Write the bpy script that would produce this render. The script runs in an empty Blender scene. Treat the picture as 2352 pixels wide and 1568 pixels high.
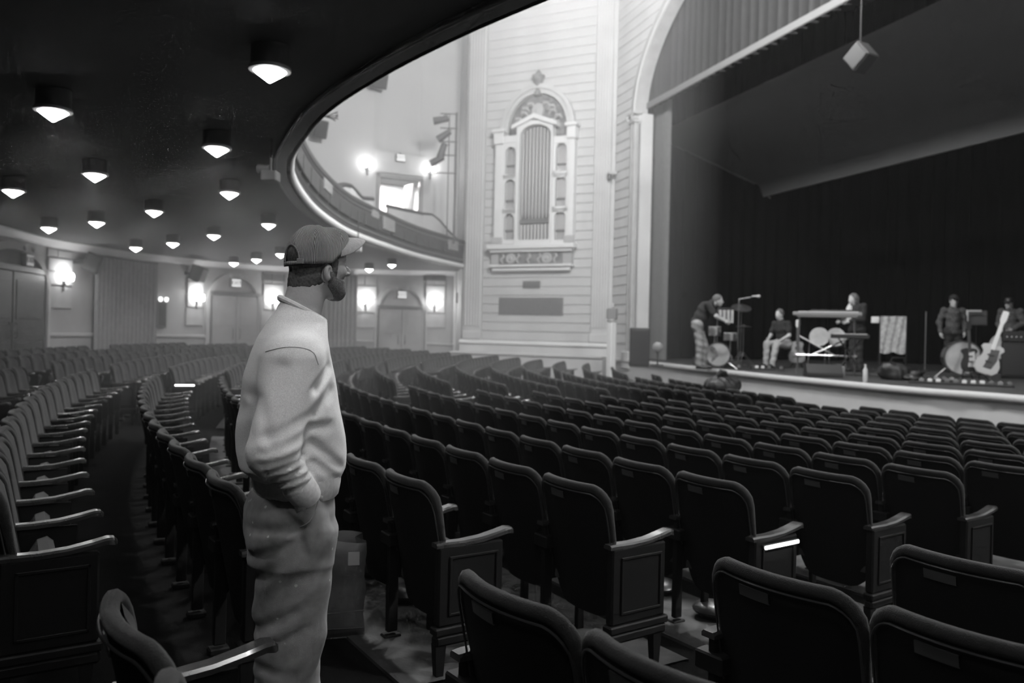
import bpy, math, random
import numpy as np
from mathutils import Vector, Matrix
random.seed(7)
SC = bpy.context.scene
COL = SC.collection
PI = math.pi

# ---------------------------------------------------------------- camera
F_PX, Y0, ROLL, CAMZ = 1830.0, 760.0, 0.023, 1.53      # measured from the photograph (2352 x 1568)
cam = bpy.data.cameras.new('camera')
cam_o = bpy.data.objects.new('camera', cam); COL.objects.link(cam_o)
cam.sensor_width = 36.0
cam.lens = 36.0 * F_PX / 2352
cam.shift_y = -(784 - Y0) / 2352
cam_o.matrix_world = Matrix.Translation((0, 0, CAMZ)) @ Matrix.Rotation(PI/2, 4, 'X') @ Matrix.Rotation(ROLL, 4, 'Z')
cam.dof.use_dof = True; cam.dof.focus_distance = 2.65; cam.dof.aperture_fstop = 2.8
cam.clip_start = 0.05; cam.clip_end = 200
SC.camera = cam_o

# ---------------------------------------------------------------- view, world
vs = SC.view_settings
vs.view_transform = 'Standard'; vs.look = 'None'; vs.gamma = 1.0; vs.use_curve_mapping = False
vs.exposure = 0.12
w = bpy.data.worlds.new('world'); SC.world = w; w.use_nodes = True
w.node_tree.nodes['Background'].inputs[0].default_value = (0, 0, 0, 1)
w.node_tree.nodes['Background'].inputs[1].default_value = 0.0
cy = SC.cycles
cy.max_bounces = 4; cy.diffuse_bounces = 2; cy.glossy_bounces = 2; cy.transmission_bounces = 4
cy.volume_bounces = 0; cy.transparent_max_bounces = 8
cy.sample_clamp_indirect = 3.0; cy.caustics_reflective = False; cy.caustics_refractive = False
cy.use_light_tree = False; cy.use_denoising = True; cy.use_adaptive_sampling = True; cy.adaptive_threshold = .05; cy.adaptive_min_samples = 8
HAZE, FOG = 0.0008, 0.012

# house lights: bowl fixtures under the auditorium ceiling (built further down); plan position, height, watts
HOUSE = [(9.0, 1.5, 8.3, 2700), (5.2, 9.5, 10.4, 600), (3.6, 12.8, 10.7, 2100), (0.8, 16.6, 10.9, 2500)]  # first pendant is unseen and added, hung low to light the man
CEIL_Z = 14.2
LAMP_W = 34                                           # each drum lamp under the balcony

# ---------------------------------------------------------------- helpers
_c, _s = math.cos(-ROLL), math.sin(-ROLL)
def ray(px, py):
    dx, dy = px - 1176, py - Y0
    return Vector(((_c*dx - _s*dy)/F_PX, 1.0, -(_s*dx + _c*dy)/F_PX))
def at(px, py, Y):                       # the world point seen at a pixel, Y metres out
    r = ray(px, py) * Y
    return Vector((r.x, r.y, r.z + CAMZ))
def at_z(px, py, z):                     # ... at world height z
    r = ray(px, py); t = (z - CAMZ)/r.z
    return Vector((r.x*t, r.y*t, z))
def on_plane(px, py, P0, d):             # ... on the vertical plane through P0 along d -> (s along d, z)
    r = ray(px, py); n = Vector((d[1], -d[0]))
    t = (P0[0]*n.x + P0[1]*n.y)/(r.x*n.x + r.y*n.y)
    return (r.x*t - P0[0])*d[0] + (r.y*t - P0[1])*d[1], r.z*t + CAMZ
def to_px(p):
    x, z = p[0]/p[1]*F_PX, -(p[2]-CAMZ)/p[1]*F_PX
    c, s = math.cos(ROLL), math.sin(ROLL)
    return 1176 + c*x - s*z, Y0 + s*x + c*z

class MB:
    def __init__(self): self.v = []; self.f = []; self.m = []
    def add(self, vs, fs, mi=0):
        o = len(self.v); self.v += [tuple(p) for p in vs]
        self.f += [tuple(i + o for i in f) for f in fs]; self.m += [mi]*len(fs); return self
    def join(self, other, M=None, mi=None):
        vs = other.v if M is None else [tuple(M @ Vector(p)) for p in other.v]
        o = len(self.v); self.v += vs
        self.f += [tuple(i + o for i in f) for f in other.f]
        self.m += other.m if mi is None else [mi]*len(other.f); return self
    def box(self, x0, x1, y0, y1, z0, z1, mi=0, M=None):
        vs = [Vector(p) for p in ((x0,y0,z0),(x1,y0,z0),(x1,y1,z0),(x0,y1,z0),(x0,y0,z1),(x1,y0,z1),(x1,y1,z1),(x0,y1,z1))]
        if M is not None: vs = [M @ p for p in vs]
        return self.add(vs, [(3,2,1,0),(4,5,6,7),(0,1,5,4),(1,2,6,5),(2,3,7,6),(3,0,4,7)], mi)
    def bbox(self, x0, x1, y0, y1, z0, z1, b=.01, mi=0, M=None):   # box with chamfered edges
        xs, ys, zs = (x0, x1), (y0, y1), (z0, z1); vs = []; idx = {}
        for i in (0,1):
            for j in (0,1):
                for k in (0,1):
                    sx, sy, sz = (1-2*i)*b, (1-2*j)*b, (1-2*k)*b
                    for a, p in enumerate(((xs[i], ys[j]+sy, zs[k]+sz), (xs[i]+sx, ys[j], zs[k]+sz), (xs[i]+sx, ys[j]+sy, zs[k]))):
                        idx[i,j,k,a] = len(vs); vs.append(Vector(p))
        g = idx; fs = []
        for i in (0,1):
            q = [g[i,0,0,0], g[i,1,0,0], g[i,1,1,0], g[i,0,1,0]]; fs.append(q if i else q[::-1])
            q = [g[0,i,0,1], g[0,i,1,1], g[1,i,1,1], g[1,i,0,1]]; fs.append(q if i else q[::-1])
            q = [g[0,0,i,2], g[1,0,i,2], g[1,1,i,2], g[0,1,i,2]]; fs.append(q if i else q[::-1])
        for i in (0,1):
            for j in (0,1):
                fs.append([g[i,j,0,0], g[i,j,1,0], g[i,j,1,1], g[i,j,0,1]])
                fs.append([g[i,0,j,0], g[i,1,j,0], g[i,1,j,2], g[i,0,j,2]])
                fs.append([g[0,i,j,1], g[1,i,j,1], g[1,i,j,2], g[0,i,j,2]])
                for k in (0,1): fs.append([g[i,j,k,0], g[i,j,k,1], g[i,j,k,2]])
        if M is not None: vs = [M @ p for p in vs]
        return self.add(vs, fs, mi)
    def tube(self, pts, r, n=8, mi=0, closed=False, caps=True):
        pts = [Vector(p) for p in pts]; N = len(pts); rs = r if isinstance(r, (list, tuple)) else [r]*N
        vs = []; prev = None
        for i, p in enumerate(pts):
            if closed: t = pts[(i+1) % N] - pts[i-1]
            else: t = pts[min(i+1, N-1)] - pts[max(i-1, 0)]
            t.normalize()
            if prev is None:
                a = Vector((0,0,1)) if abs(t.z) < .9 else Vector((1,0,0))
                prev = t.cross(a).normalized()
            u = (prev - t*prev.dot(t)).normalized(); prev = u; b = t.cross(u)
            for k in range(n):
                a = 2*PI*k/n; vs.append(p + (u*math.cos(a) + b*math.sin(a))*rs[i])
        fs = [(i*n+k, i*n+(k+1) % n, ((i+1) % N)*n+(k+1) % n, ((i+1) % N)*n+k) for i in range(N if closed else N-1) for k in range(n)]
        if caps and not closed: fs += [tuple(range(n))[::-1], tuple(range((N-1)*n, N*n))]
        return self.add(vs, fs, mi)
    def lathe(self, prof, n=24, M=None, mi=0, cap=True):           # profile (r, z) round the z axis
        vs = []; fs = []; N = len(prof)
        for r, z in prof:
            for k in range(n): a = 2*PI*k/n; vs.append(Vector((r*math.cos(a), r*math.sin(a), z)))
        for i in range(N-1):
            for k in range(n): fs.append((i*n+k, i*n+(k+1) % n, (i+1)*n+(k+1) % n, (i+1)*n+k))
        if cap: fs += [tuple(range(n))[::-1], tuple(range((N-1)*n, N*n))]
        if M is not None: vs = [M @ p for p in vs]
        return self.add(vs, fs, mi)
    def prism(self, poly, d0, d1, M=None, mi=0):                   # polygon in (x, z), swept along y from d0 to d1
        n = len(poly); vs = [Vector((x, d0, z)) for x, z in poly] + [Vector((x, d1, z)) for x, z in poly]
        fs = [tuple(range(n)), tuple(range(n, 2*n))[::-1]] + [((i+1) % n, i, n+i, n+(i+1) % n) for i in range(n)]
        if M is not None: vs = [M @ p for p in vs]
        return self.add(vs, fs, mi)
    def sheet(self, rows, mi=0, closed=False):                     # rows of points -> quads
        m = len(rows[0]); vs = [p for r in rows for p in r]; fs = []
        for i in range(len(rows)-1):
            for j in range(m if closed else m-1): fs.append((i*m+j, i*m+(j+1) % m, (i+1)*m+(j+1) % m, (i+1)*m+j))
        return self.add(vs, fs, mi)
    def mesh(self, name, mats, smooth=False):
        me = bpy.data.meshes.new(name); me.from_pydata(self.v, [], self.f)
        for m in (mats if isinstance(mats, (list, tuple)) else [mats]): me.materials.append(M_[m])
        if any(self.m): me.polygons.foreach_set('material_index', self.m)
        if smooth:
            me.polygons.foreach_set('use_smooth', [True]*len(self.f))
            me.set_sharp_from_angle(angle=math.radians(smooth if smooth is not True else 40))
        me.update(); return me
    def build(self, name, mats, parent=None, smooth=False, **kw):
        return link(name, self.mesh(name, mats, smooth), parent, **kw)

def link(name, data, parent=None, label=None, cat=None, group=None, kind=None, loc=None, rotz=None):
    o = bpy.data.objects.new(name, data); COL.objects.link(o)
    if parent is not None: o.parent = parent
    if loc is not None: o.location = loc
    if rotz is not None: o.rotation_euler = (0, 0, rotz)
    if label: o['label'] = label
    if cat: o['category'] = cat
    if group: o['group'] = group
    if kind: o['kind'] = kind
    return o
def thing(name, label, cat, loc=(0,0,0), rotz=0, group=None):
    return link(name, None, None, label, cat, group, None, loc, rotz)
def dup(root, loc, rotz, label=None, group=None):
    r = root.copy(); COL.objects.link(r); r.location = loc; r.rotation_euler = (0, 0, rotz)
    if label: r['label'] = label
    if group: r['group'] = group
    for ch in list(root.children):
        c = ch.copy(); COL.objects.link(c); c.parent = r
        for g in ch.children:
            d = g.copy(); COL.objects.link(d); d.parent = c
    return r

# ---------------------------------------------------------------- materials (the photograph is black and white)
M_ = {}
def mat(name, g, rough=.6, metal=0., emit=0., bump=0., bscale=60., var=0., vscale=8., spec=.5, sheen=0., coat=0.):
    m = bpy.data.materials.new(name); m.use_nodes = True; nt = m.node_tree; b = nt.nodes['Principled BSDF']
    b.inputs['Base Color'].default_value = (g, g, g, 1); b.inputs['Roughness'].default_value = rough
    b.inputs['Metallic'].default_value = metal; b.inputs['Specular IOR Level'].default_value = spec
    if sheen: b.inputs['Sheen Weight'].default_value = sheen; b.inputs['Sheen Roughness'].default_value = .5
    if coat: b.inputs['Coat Weight'].default_value = coat; b.inputs['Coat Roughness'].default_value = .15
    if emit:
        b.inputs['Emission Color'].default_value = (1, 1, 1, 1); b.inputs['Emission Strength'].default_value = emit
    tc = nt.nodes.new('ShaderNodeTexCoord')
    if var:
        n = nt.nodes.new('ShaderNodeTexNoise'); n.inputs['Scale'].default_value = vscale; n.inputs['Detail'].default_value = 5
        r = nt.nodes.new('ShaderNodeMapRange'); r.inputs[1].default_value = .3; r.inputs[2].default_value = .7
        r.inputs[3].default_value = g*(1-var); r.inputs[4].default_value = g*(1+var)
        nt.links.new(tc.outputs['Object'], n.inputs['Vector']); nt.links.new(n.outputs[0], r.inputs[0])
        nt.links.new(r.outputs[0], b.inputs['Base Color'])
    if bump:
        n = nt.nodes.new('ShaderNodeTexNoise'); n.inputs['Scale'].default_value = bscale; n.inputs['Detail'].default_value = 4
        k = nt.nodes.new('ShaderNodeBump'); k.inputs['Strength'].default_value = bump; k.inputs['Distance'].default_value = .01
        nt.links.new(tc.outputs['Object'], n.inputs['Vector']); nt.links.new(n.outputs[0], k.inputs['Height'])
        nt.links.new(k.outputs[0], b.inputs['Normal'])
    M_[name] = m
    if emit: m.cycles.emission_sampling = 'NONE'            # the lamps' own light objects do the lighting
    return m
mat('plaster', .62, .75, var=.07, vscale=1.2)
mat('plaster_upper', .60, .8, var=.04, vscale=.6)
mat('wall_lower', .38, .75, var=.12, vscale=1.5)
mat('stone_block', .42, .7, var=.1, vscale=3)
mat('trim_white', .84, .5)
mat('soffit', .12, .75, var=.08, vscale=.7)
mat('soffit_mould', .17, .5)
mat('fascia', .06, .6, var=.25, vscale=7, bump=.5, bscale=24)
mat('fascia_panel', .30, .6, var=.2, vscale=14)
mat('rail_dark', .05, .45)
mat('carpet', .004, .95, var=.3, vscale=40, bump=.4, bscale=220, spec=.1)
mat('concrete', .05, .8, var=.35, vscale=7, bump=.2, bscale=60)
mat('door', .32, .55, var=.08, vscale=3)
mat('door_dark', .05, .5)
mat('dark_frame', .12, .5)
mat('wall_rear', .14, .75, var=.12, vscale=1.5)  # wall_lower darkened: the dimness at the rear is put into the colour
mat('drape_wall', .28, .9, var=.1, spec=.2)
mat('drape_stage', .05, .9, spec=.1)
mat('drape_valance', .04, .85, var=.06, spec=.2)
mat('valance_band', .16, .7)
mat('black_drape', .004, .95, spec=.05)
mat('stage_floor', .05, .5, var=.3, vscale=5)
mat('nosing', .42, .6)
mat('band_white', .85, .9, spec=.1)
mat('stage_front', .60, .6, var=.05, vscale=2)
mat('panel_grey', .11, .6, var=.06, vscale=.5)
mat('carving_dark', .20, .7, var=.5, vscale=6, bump=.8, bscale=14)
mat('carving_light', .48, .7)
mat('organ_back', .16, .8)
mat('pipe', .40, .45, metal=.3)
mat('lens', .9, .3, emit=22.0)
mat('lamp_can', .11, .5)
mat('lamp_ring', .55, .35)
mat('bulb', .9, .3, emit=22.0)
mat('sconce_metal', .10, .35, metal=.6)
mat('exit_face', .8, .4, emit=.7)
mat('exit_letters', .04, .5)
mat('exit_case', .12, .5)
mat('speaker_black', .025, .6)
mat('grille', .22, .7, var=.35, vscale=30)
mat('black_metal', .018, .35, spec=.6)
mat('chrome', .40, .35, metal=1.)
mat('seat_fabric', .020, .95, sheen=.13, var=.12, vscale=30, bump=.3, bscale=260, spec=.2)
mat('seat_shell', .006, .75, spec=.15)
mat('seat_metal', .006, .6, spec=.2)
mat('seat_trim', .10, .35, metal=.8)
mat('arm_wood', .03, .22, spec=.7, coat=.5, var=.25, vscale=12)
mat('plate', .09, .35, metal=.4)
mat('aisle_light', .9, .3, emit=9.0)
mat('skin', .42, .5, var=.08, vscale=18, bump=.15, bscale=120)
mat('lip', .20, .45)
mat('hair_dark', .085, .75, var=.4, vscale=160)
mat('stubble', .12, .8, var=.5, vscale=240)
mat('eye_white', .6, .3); mat('eye_dark', .02, .2)
mat('shoe', .02, .4)
mat('paper_bag', .13, .8, var=.18, vscale=9, bump=.25, bscale=22)
mat('sticker', .42, .6)
mat('strap_black', .012, .5)
mat('shirt_black', .016, .9); mat('jeans', .22, .9, var=.2, vscale=14); mat('jeans_light', .32, .9, var=.2, vscale=14)
mat('shirt_plaid', .06, .9, var=.6, vscale=30); mat('scarf', .55, .9, var=.3, vscale=30); mat('hair_mid', .10, .8, var=.4, vscale=60)
mat('drum_head', .40, .6, var=.15, vscale=5); mat('drum_shell', .05, .3, spec=.6); mat('cymbal', .30, .3, metal=.9)
mat('drum_art', .22, .6, var=.5, vscale=12)
mat('guitar_top', .26, .3, var=.15, vscale=10); mat('guitar_white', .42, .3); mat('guitar_dark', .03, .3); mat('fretboard', .05, .4)
mat('headstock', .62, .4)
mat('white_keys', .60, .35); mat('case_black', .015, .5); mat('grey_box', .22, .5); mat('white_box', .72, .5); mat('bottle', .55, .2)
mat('cloth_light', .36, .9, var=.3, vscale=12); mat('lampglow', .9, .4, emit=2.2)
mat('fixture', .10, .5)
mat('exit_dim', .5, .4, emit=.12)
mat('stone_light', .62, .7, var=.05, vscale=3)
mat('speaker_box', .018, .6)
mat('corridor', .8, .7)
mat('drape_leg', .13, .9, var=.1)
mat('cap_trim', .20, .9)
mat('guitar_side', .07, .3)

# sweatshirt: heather knit; trousers: washed twill with paint specks; cap: corduroy
def fabric(name, g, var, nscale, weave, wstr, speck=0):
    m = mat(name, g, .92, spec=.15, sheen=.15); nt = m.node_tree; b = nt.nodes['Principled BSDF']
    tc = nt.nodes.new('ShaderNodeTexCoord'); n = nt.nodes.new('ShaderNodeTexNoise')
    n.inputs['Scale'].default_value = nscale; n.inputs['Detail'].default_value = 8
    r = nt.nodes.new('ShaderNodeMapRange'); r.inputs[1].default_value = .3; r.inputs[2].default_value = .7
    r.inputs[3].default_value = g*(1-var); r.inputs[4].default_value = g*(1+var)
    nt.links.new(tc.outputs['Object'], n.inputs['Vector']); nt.links.new(n.outputs[0], r.inputs[0]); last = r.outputs[0]
    if speck:
        v = nt.nodes.new('ShaderNodeTexVoronoi'); v.inputs['Scale'].default_value = 26; v.inputs['Randomness'].default_value = 1
        nt.links.new(tc.outputs['Object'], v.inputs['Vector'])
        c1 = nt.nodes.new('ShaderNodeMath'); c1.operation = 'LESS_THAN'; c1.inputs[1].default_value = .12
        nt.links.new(v.outputs['Distance'], c1.inputs[0])
        sp = nt.nodes.new('ShaderNodeSeparateColor'); nt.links.new(v.outputs['Color'], sp.inputs[0])
        c2 = nt.nodes.new('ShaderNodeMath'); c2.operation = 'GREATER_THAN'; c2.inputs[1].default_value = .66; nt.links.new(sp.outputs[0], c2.inputs[0])
        mu = nt.nodes.new('ShaderNodeMath'); mu.operation = 'MULTIPLY'; nt.links.new(c1.outputs[0], mu.inputs[0]); nt.links.new(c2.outputs[0], mu.inputs[1])
        mx = nt.nodes.new('ShaderNodeMix'); mx.inputs[3].default_value = .55
        nt.links.new(mu.outputs[0], mx.inputs[0]); nt.links.new(last, mx.inputs[2]); last = mx.outputs[0]
    nt.links.new(last, b.inputs['Base Color'])
    n2 = nt.nodes.new('ShaderNodeTexNoise'); n2.inputs['Scale'].default_value = weave; n2.inputs['Detail'].default_value = 3
    k = nt.nodes.new('ShaderNodeBump'); k.inputs['Strength'].default_value = wstr; k.inputs['Distance'].default_value = .004
    nt.links.new(tc.outputs['Object'], n2.inputs['Vector']); nt.links.new(n2.outputs[0], k.inputs['Height']); nt.links.new(k.outputs[0], b.inputs['Normal'])
fabric('sweat', .84, .14, 320, 900, .25)
fabric('sweat_rib', .78, .12, 80, 700, .3)
fabric('twill', .27, .16, 30, 700, .25, 1)
m = mat('corduroy', .16, .9, spec=.15, sheen=.3); nt = m.node_tree; b = nt.nodes['Principled BSDF']
uv = nt.nodes.new('ShaderNodeUVMap'); uv.uv_map = 'ribs'
wv = nt.nodes.new('ShaderNodeTexWave'); wv.wave_type = 'BANDS'; wv.bands_direction = 'X'; wv.inputs['Scale'].default_value = 78; wv.inputs['Distortion'].default_value = .25; wv.inputs['Detail Scale'].default_value = 2
nt.links.new(uv.outputs[0], wv.inputs['Vector'])
cr = nt.nodes.new('ShaderNodeMapRange'); cr.inputs[3].default_value = .03; cr.inputs[4].default_value = .50
nt.links.new(wv.outputs['Fac'], cr.inputs[0]); nt.links.new(cr.outputs[0], b.inputs['Base Color'])
k = nt.nodes.new('ShaderNodeBump'); k.inputs['Strength'].default_value = .8; k.inputs['Distance'].default_value = .003
nt.links.new(wv.outputs['Fac'], k.inputs['Height']); nt.links.new(k.outputs[0], b.inputs['Normal'])
mat('cap_brim', .42, .9, var=.12, vscale=90, bump=.3, bscale=200)
# ================================================================ plan of the theatre (metres, camera over the origin)
FC = Vector((24.36, 19.96))              # centre that the seat rows curve around
ZST = CAMZ - 0.80                        # stage floor
def zf(x, y):
    return .0356*(max(math.hypot(x-FC.x, y-FC.y), 17.0) - 29.65)
def polar(R, a): return Vector((FC.x + R*math.cos(a), FC.y + R*math.sin(a)))
def resample(pts, n):
    pts = [Vector(p) for p in pts]; P = [2*pts[0]-pts[1]] + pts + [2*pts[-1]-pts[-2]]; out = []
    for i in range(1, len(P)-2):
        for k in range(8):
            t = k/8; a, b, c, d = P[i-1], P[i], P[i+1], P[i+2]
            out.append(.5*((2*b) + (c-a)*t + (2*a-5*b+4*c-d)*t*t + (3*b-a-3*c+d)*t*t*t))
    out.append(pts[-1].copy())
    L = [0]
    for a, b in zip(out, out[1:]): L.append(L[-1] + (b-a).length)
    res = []; j = 0
    for i in range(n):
        s = L[-1]*i/(n-1)
        while j < len(L)-2 and L[j+1] < s: j += 1
        t = (s-L[j])/max(1e-9, L[j+1]-L[j]); res.append(out[j].lerp(out[j+1], min(1, t)))
    return res
LIP = resample([(12.5,-2.0),(10.0,-.9),(7.5,.4),(4.9,1.6),(2.6,3.0),(1.2,4.2),(.2,5.28),(-.48,6.06),(-1.24,7.08),(-1.99,8.3),(-2.65,9.76),
    (-3.07,10.87),(-3.47,12.45),(-3.81,14.74),(-3.97,16.9),(-3.98,19.06),(-3.80,20.62),(-3.55,22.2),(-3.05,24.79),(-2.33,27.13),(-1.78,28.7)], 140)
WALL = resample([(9.0,-8.5),(2.0,-6.0),(-4.0,-1.5),(-7.5,4.0),(-9.6,10.0),(-10.5,16.27),(-10.75,18.21),(-10.62,19.83),(-10.33,21.47),(-9.77,22.94),
    (-9.28,24.27),(-8.5,25.54),(-7.68,26.57),(-6.47,27.61),(-5.14,28.56),(-3.7,29.45),(-2.13,30.05)], 140)
def lipdist(p):
    best = 9e9
    for a, b in zip(LIP, LIP[1:]):
        d = b-a; t = min(1, max(0, (p-a).dot(d)/d.length_squared)); best = min(best, (a+d*t-p).length)
    return best
ZLIP = CAMZ + 2.2
def zsoff(p): return CAMZ + 2.27 - .06*lipdist(Vector((p[0], p[1])))
W1, W2 = Vector((-1.80, 28.6)), Vector((3.28, 26.2))       # ends of the organ wall
DO = (W2-W1).normalized()
U = Vector((.949, .316)); D = Vector((.316, -.949))          # towards the stage; along the proscenium
def rot_of(d): return math.atan2(d[1], d[0])

# ---------------------------------------------------------------- floor
mb = MB(); rows = []
for i in range(31):
    R = 16.5 + i; rows.append([(*polar(R, math.radians(a)), .0356*(max(R, 17)-29.65)) for a in np.arange(148, 250.1, 1.0)])
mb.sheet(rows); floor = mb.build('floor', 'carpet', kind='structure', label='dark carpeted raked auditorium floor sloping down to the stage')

# ---------------------------------------------------------------- stage
edge = [at_z(px, py, ZST) for px, py in [(1406,822),(1480,829),(1600,842),(1750,858),(1900,872),(2100,890),(2352,909)]]
EDGE = resample([(e.x, e.y) for e in edge] + [(8.9,7.4),(10.4,3.0),(11.6,-.6)], 60)
back = [W2 + U*13 + D*t for t in (0, 10, 20, 28)]
poly = [W2 + U*.1] + EDGE + back[::-1]
mb = MB(); mb.add([(p.x, p.y, ZST) for p in poly], [tuple(range(len(poly)))[::-1]])
mb.add([(p.x, p.y, ZST-.15) for p in poly], [tuple(range(len(poly)))])
o = mb.build('stage_floor', 'stage_floor', kind='structure', label='dark wooden stage floor')
if o.data.polygons[0].normal.z < 0: o.data.flip_normals()
def offs(curve, d):
    out = []
    for i, p in enumerate(curve):
        t = (curve[min(i+1, len(curve)-1)] - curve[max(i-1, 0)]).normalized(); out.append(p + Vector((t.y, -t.x))*d)
    return out
def sweep(curve, prof, name, m, smooth=50, **kw):        # profile (offset to the right of travel, z) along a plan curve
    mb = MB(); mb.sheet([[(*offs_pt(curve, i, o_), z if not callable(z) else z(curve[i])) for o_, z in prof] for i in range(len(curve))])
    return mb.build(name, m, smooth=smooth, **kw)
def offs_pt(curve, i, d):
    t = (curve[min(i+1, len(curve)-1)] - curve[max(i-1, 0)]).normalized(); return curve[i] + Vector((t.y, -t.x))*d
# travelling away from the organ wall, the house lies to the right of the edge
sweep(EDGE, [(0, ZST-.12), (0, -.75)], 'stage_front', 'stage_front', kind='structure', label='pale painted front of the stage below its lip')
prof = [(-.10, ZST+.004), (.02, ZST+.004), (.055, ZST-.015), (.07, ZST-.05), (.07, ZST-.085), (.05, ZST-.12), (.02, ZST-.135), (-.02, ZST-.135)]
sweep(EDGE, prof, 'trim_1', 'nosing', kind='structure', label='white rounded nosing along the stage edge')
# stage house: black drapes at the back and the far side
def pleats(name, m, a, b, z0, z1, depth, pitch, parent=None, seg=4, flare=0., top_scale=1., **kw):
    a, b = Vector(a), Vector(b); L = (b-a).length; d = (b-a)/L; n = Vector((d.y, -d.x)); N = max(6, int(L/pitch*seg)); rows = [[], []]
    rnd = random.Random(int(L*100)); ph = 0
    for i in range(N+1):
        ph += 2*PI/seg*(1 + rnd.uniform(-.3, .3)); p = a + d*(L*i/N); k = math.sin(ph)*depth
        q0 = p + n*k*(1+flare); q1 = p + n*k*top_scale
        rows[0].append((q0.x, q0.y, z0)); rows[1].append((q1.x, q1.y, z1))
    mb = MB(); mb.sheet(rows); return mb.build(name, m, parent, smooth=75, **kw)
pb = W2 + U*10.5
pleats('wall_stage_back', 'black_drape', pb - D*1.5, pb + D*26, ZST, ZST+13.5, .10, .5, kind='structure', label='black drape across the back of the stage')
ps = W2 - D*1.6 + U*.6
pleats('wall_stage_side', 'black_drape', ps + U*11, ps, ZST, ZST+13.5, .10, .5, kind='structure', label='black masking drape at the far side of the stage')

# ---------------------------------------------------------------- walls behind and beside the seats
iq = 83
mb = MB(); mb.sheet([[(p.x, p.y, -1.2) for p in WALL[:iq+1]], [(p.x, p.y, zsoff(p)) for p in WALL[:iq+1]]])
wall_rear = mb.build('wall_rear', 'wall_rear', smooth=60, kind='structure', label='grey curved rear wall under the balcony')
mb = MB(); mb.sheet([[(p.x, p.y, -1.2) for p in WALL[iq:]], [(p.x, p.y, zsoff(p)) for p in WALL[iq:]]])
wall_left = mb.build('wall_left', 'wall_lower', smooth=60, kind='structure', label='grey side wall with two arched doorways under the balcony')
def wall_frame(px):
    for a, b in zip(WALL[45:], WALL[46:]):
        ra, rb = to_px((a.x, a.y, CAMZ))[0], to_px((b.x, b.y, CAMZ))[0]
        if ra <= px < rb:
            p = a.lerp(b, (px-ra)/(rb-ra)); t = (b-a).normalized(); return p, t
    p, t = WALL[-1], (WALL[-1]-WALL[-2]).normalized(); return p, t
DP, DT = wall_frame(916)                                     # the balcony doorway is a real hole in this wall
DSL, DZT = on_plane(872, 408, (DP.x, DP.y), DT); DSR, _ = on_plane(962, 412, (DP.x, DP.y), DT); DZB = DZT - 2.25
cols = []
jl, jr = DP + DT*DSL, DP + DT*DSR
for p in WALL:
    s_ = (p-DP).dot(DT)
    if (p-DP).length > 3 or s_ < DSL-.02 or s_ > DSR+.02: cols.append((p, 0))
k = next(i for i, (p, _) in enumerate(cols) if (p-DP).length < 3 and (p-DP).dot(DT) > DSR)
cols[k:k] = [(jl, 1), (jr, 0)]
mb = MB()
for (a, h), (b, _) in zip(cols, cols[1:]):
    for z0, z1 in (((zsoff(a), zsoff(b)), DZB), (DZT, CEIL_Z)) if h else (((zsoff(a), zsoff(b)), CEIL_Z),):
        za, zb_ = z0 if isinstance(z0, tuple) else (z0, z0)
        mb.add([(a.x,a.y,za),(b.x,b.y,zb_),(b.x,b.y,z1),(a.x,a.y,z1)], [(0,1,2,3)])
mb.build('wall_upper', 'plaster_upper', kind='structure', label='smooth pale plaster wall above the balcony')
mb = MB(); q = [WALL[-1], W1 + (W1-W2).normalized()*.02]
mb.sheet([[(p.x, p.y, -1.2) for p in q], [(p.x, p.y, CEIL_Z) for p in q]])
mb.build('wall_return', 'plaster', kind='structure', label='narrow plaster return beside the organ wall')
# ceiling of the auditorium (far above the frame)
cp = [(-14,-10),(22,-14),(26,8),(14,34),(-14,34)]
mb = MB(); mb.add([(x, y, CEIL_Z) for x, y in cp], [tuple(range(len(cp)))[::-1]])
mb.build('ceiling', 'plaster_upper', kind='structure', label='pale auditorium ceiling')
# wall on the camera's side of the house, outside the frame
mb = MB(); q = [Vector((9.0,-8.5)), Vector((15,-5.5)), W2 + D*27]
mb.sheet([[(p.x, p.y, -1.2) for p in q], [(p.x, p.y, CEIL_Z) for p in q]])
mb.build('wall_right', 'plaster', kind='structure', label='plaster wall on the near side of the house')

# ---------------------------------------------------------------- balcony: soffit, front and rail
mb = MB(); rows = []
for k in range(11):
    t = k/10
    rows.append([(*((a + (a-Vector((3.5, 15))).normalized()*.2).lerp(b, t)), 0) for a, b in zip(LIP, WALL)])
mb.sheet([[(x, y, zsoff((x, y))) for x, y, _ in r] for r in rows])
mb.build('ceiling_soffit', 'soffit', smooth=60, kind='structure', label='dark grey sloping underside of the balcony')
bal = thing('balcony_front', 'curved balcony parapet with a white lower band and dark rail', 'balcony', (LIP[70].x, LIP[70].y, 0))
inv = Matrix.Translation((-LIP[70].x, -LIP[70].y, 0))
def bsweep(prof, name, m, i0=0, i1=None, smooth=50, closed=True, parent=None):
    cur = LIP[i0:i1]; rows = []
    for i in range(len(cur)):
        rows.append([(offs_pt(cur, i, o_).x - LIP[70].x, offs_pt(cur, i, o_).y - LIP[70].y, z) for o_, z in prof])
    mb = MB(); mb.sheet(rows, closed=closed); return mb.build(name, m, parent or bal, smooth=smooth)
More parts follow.
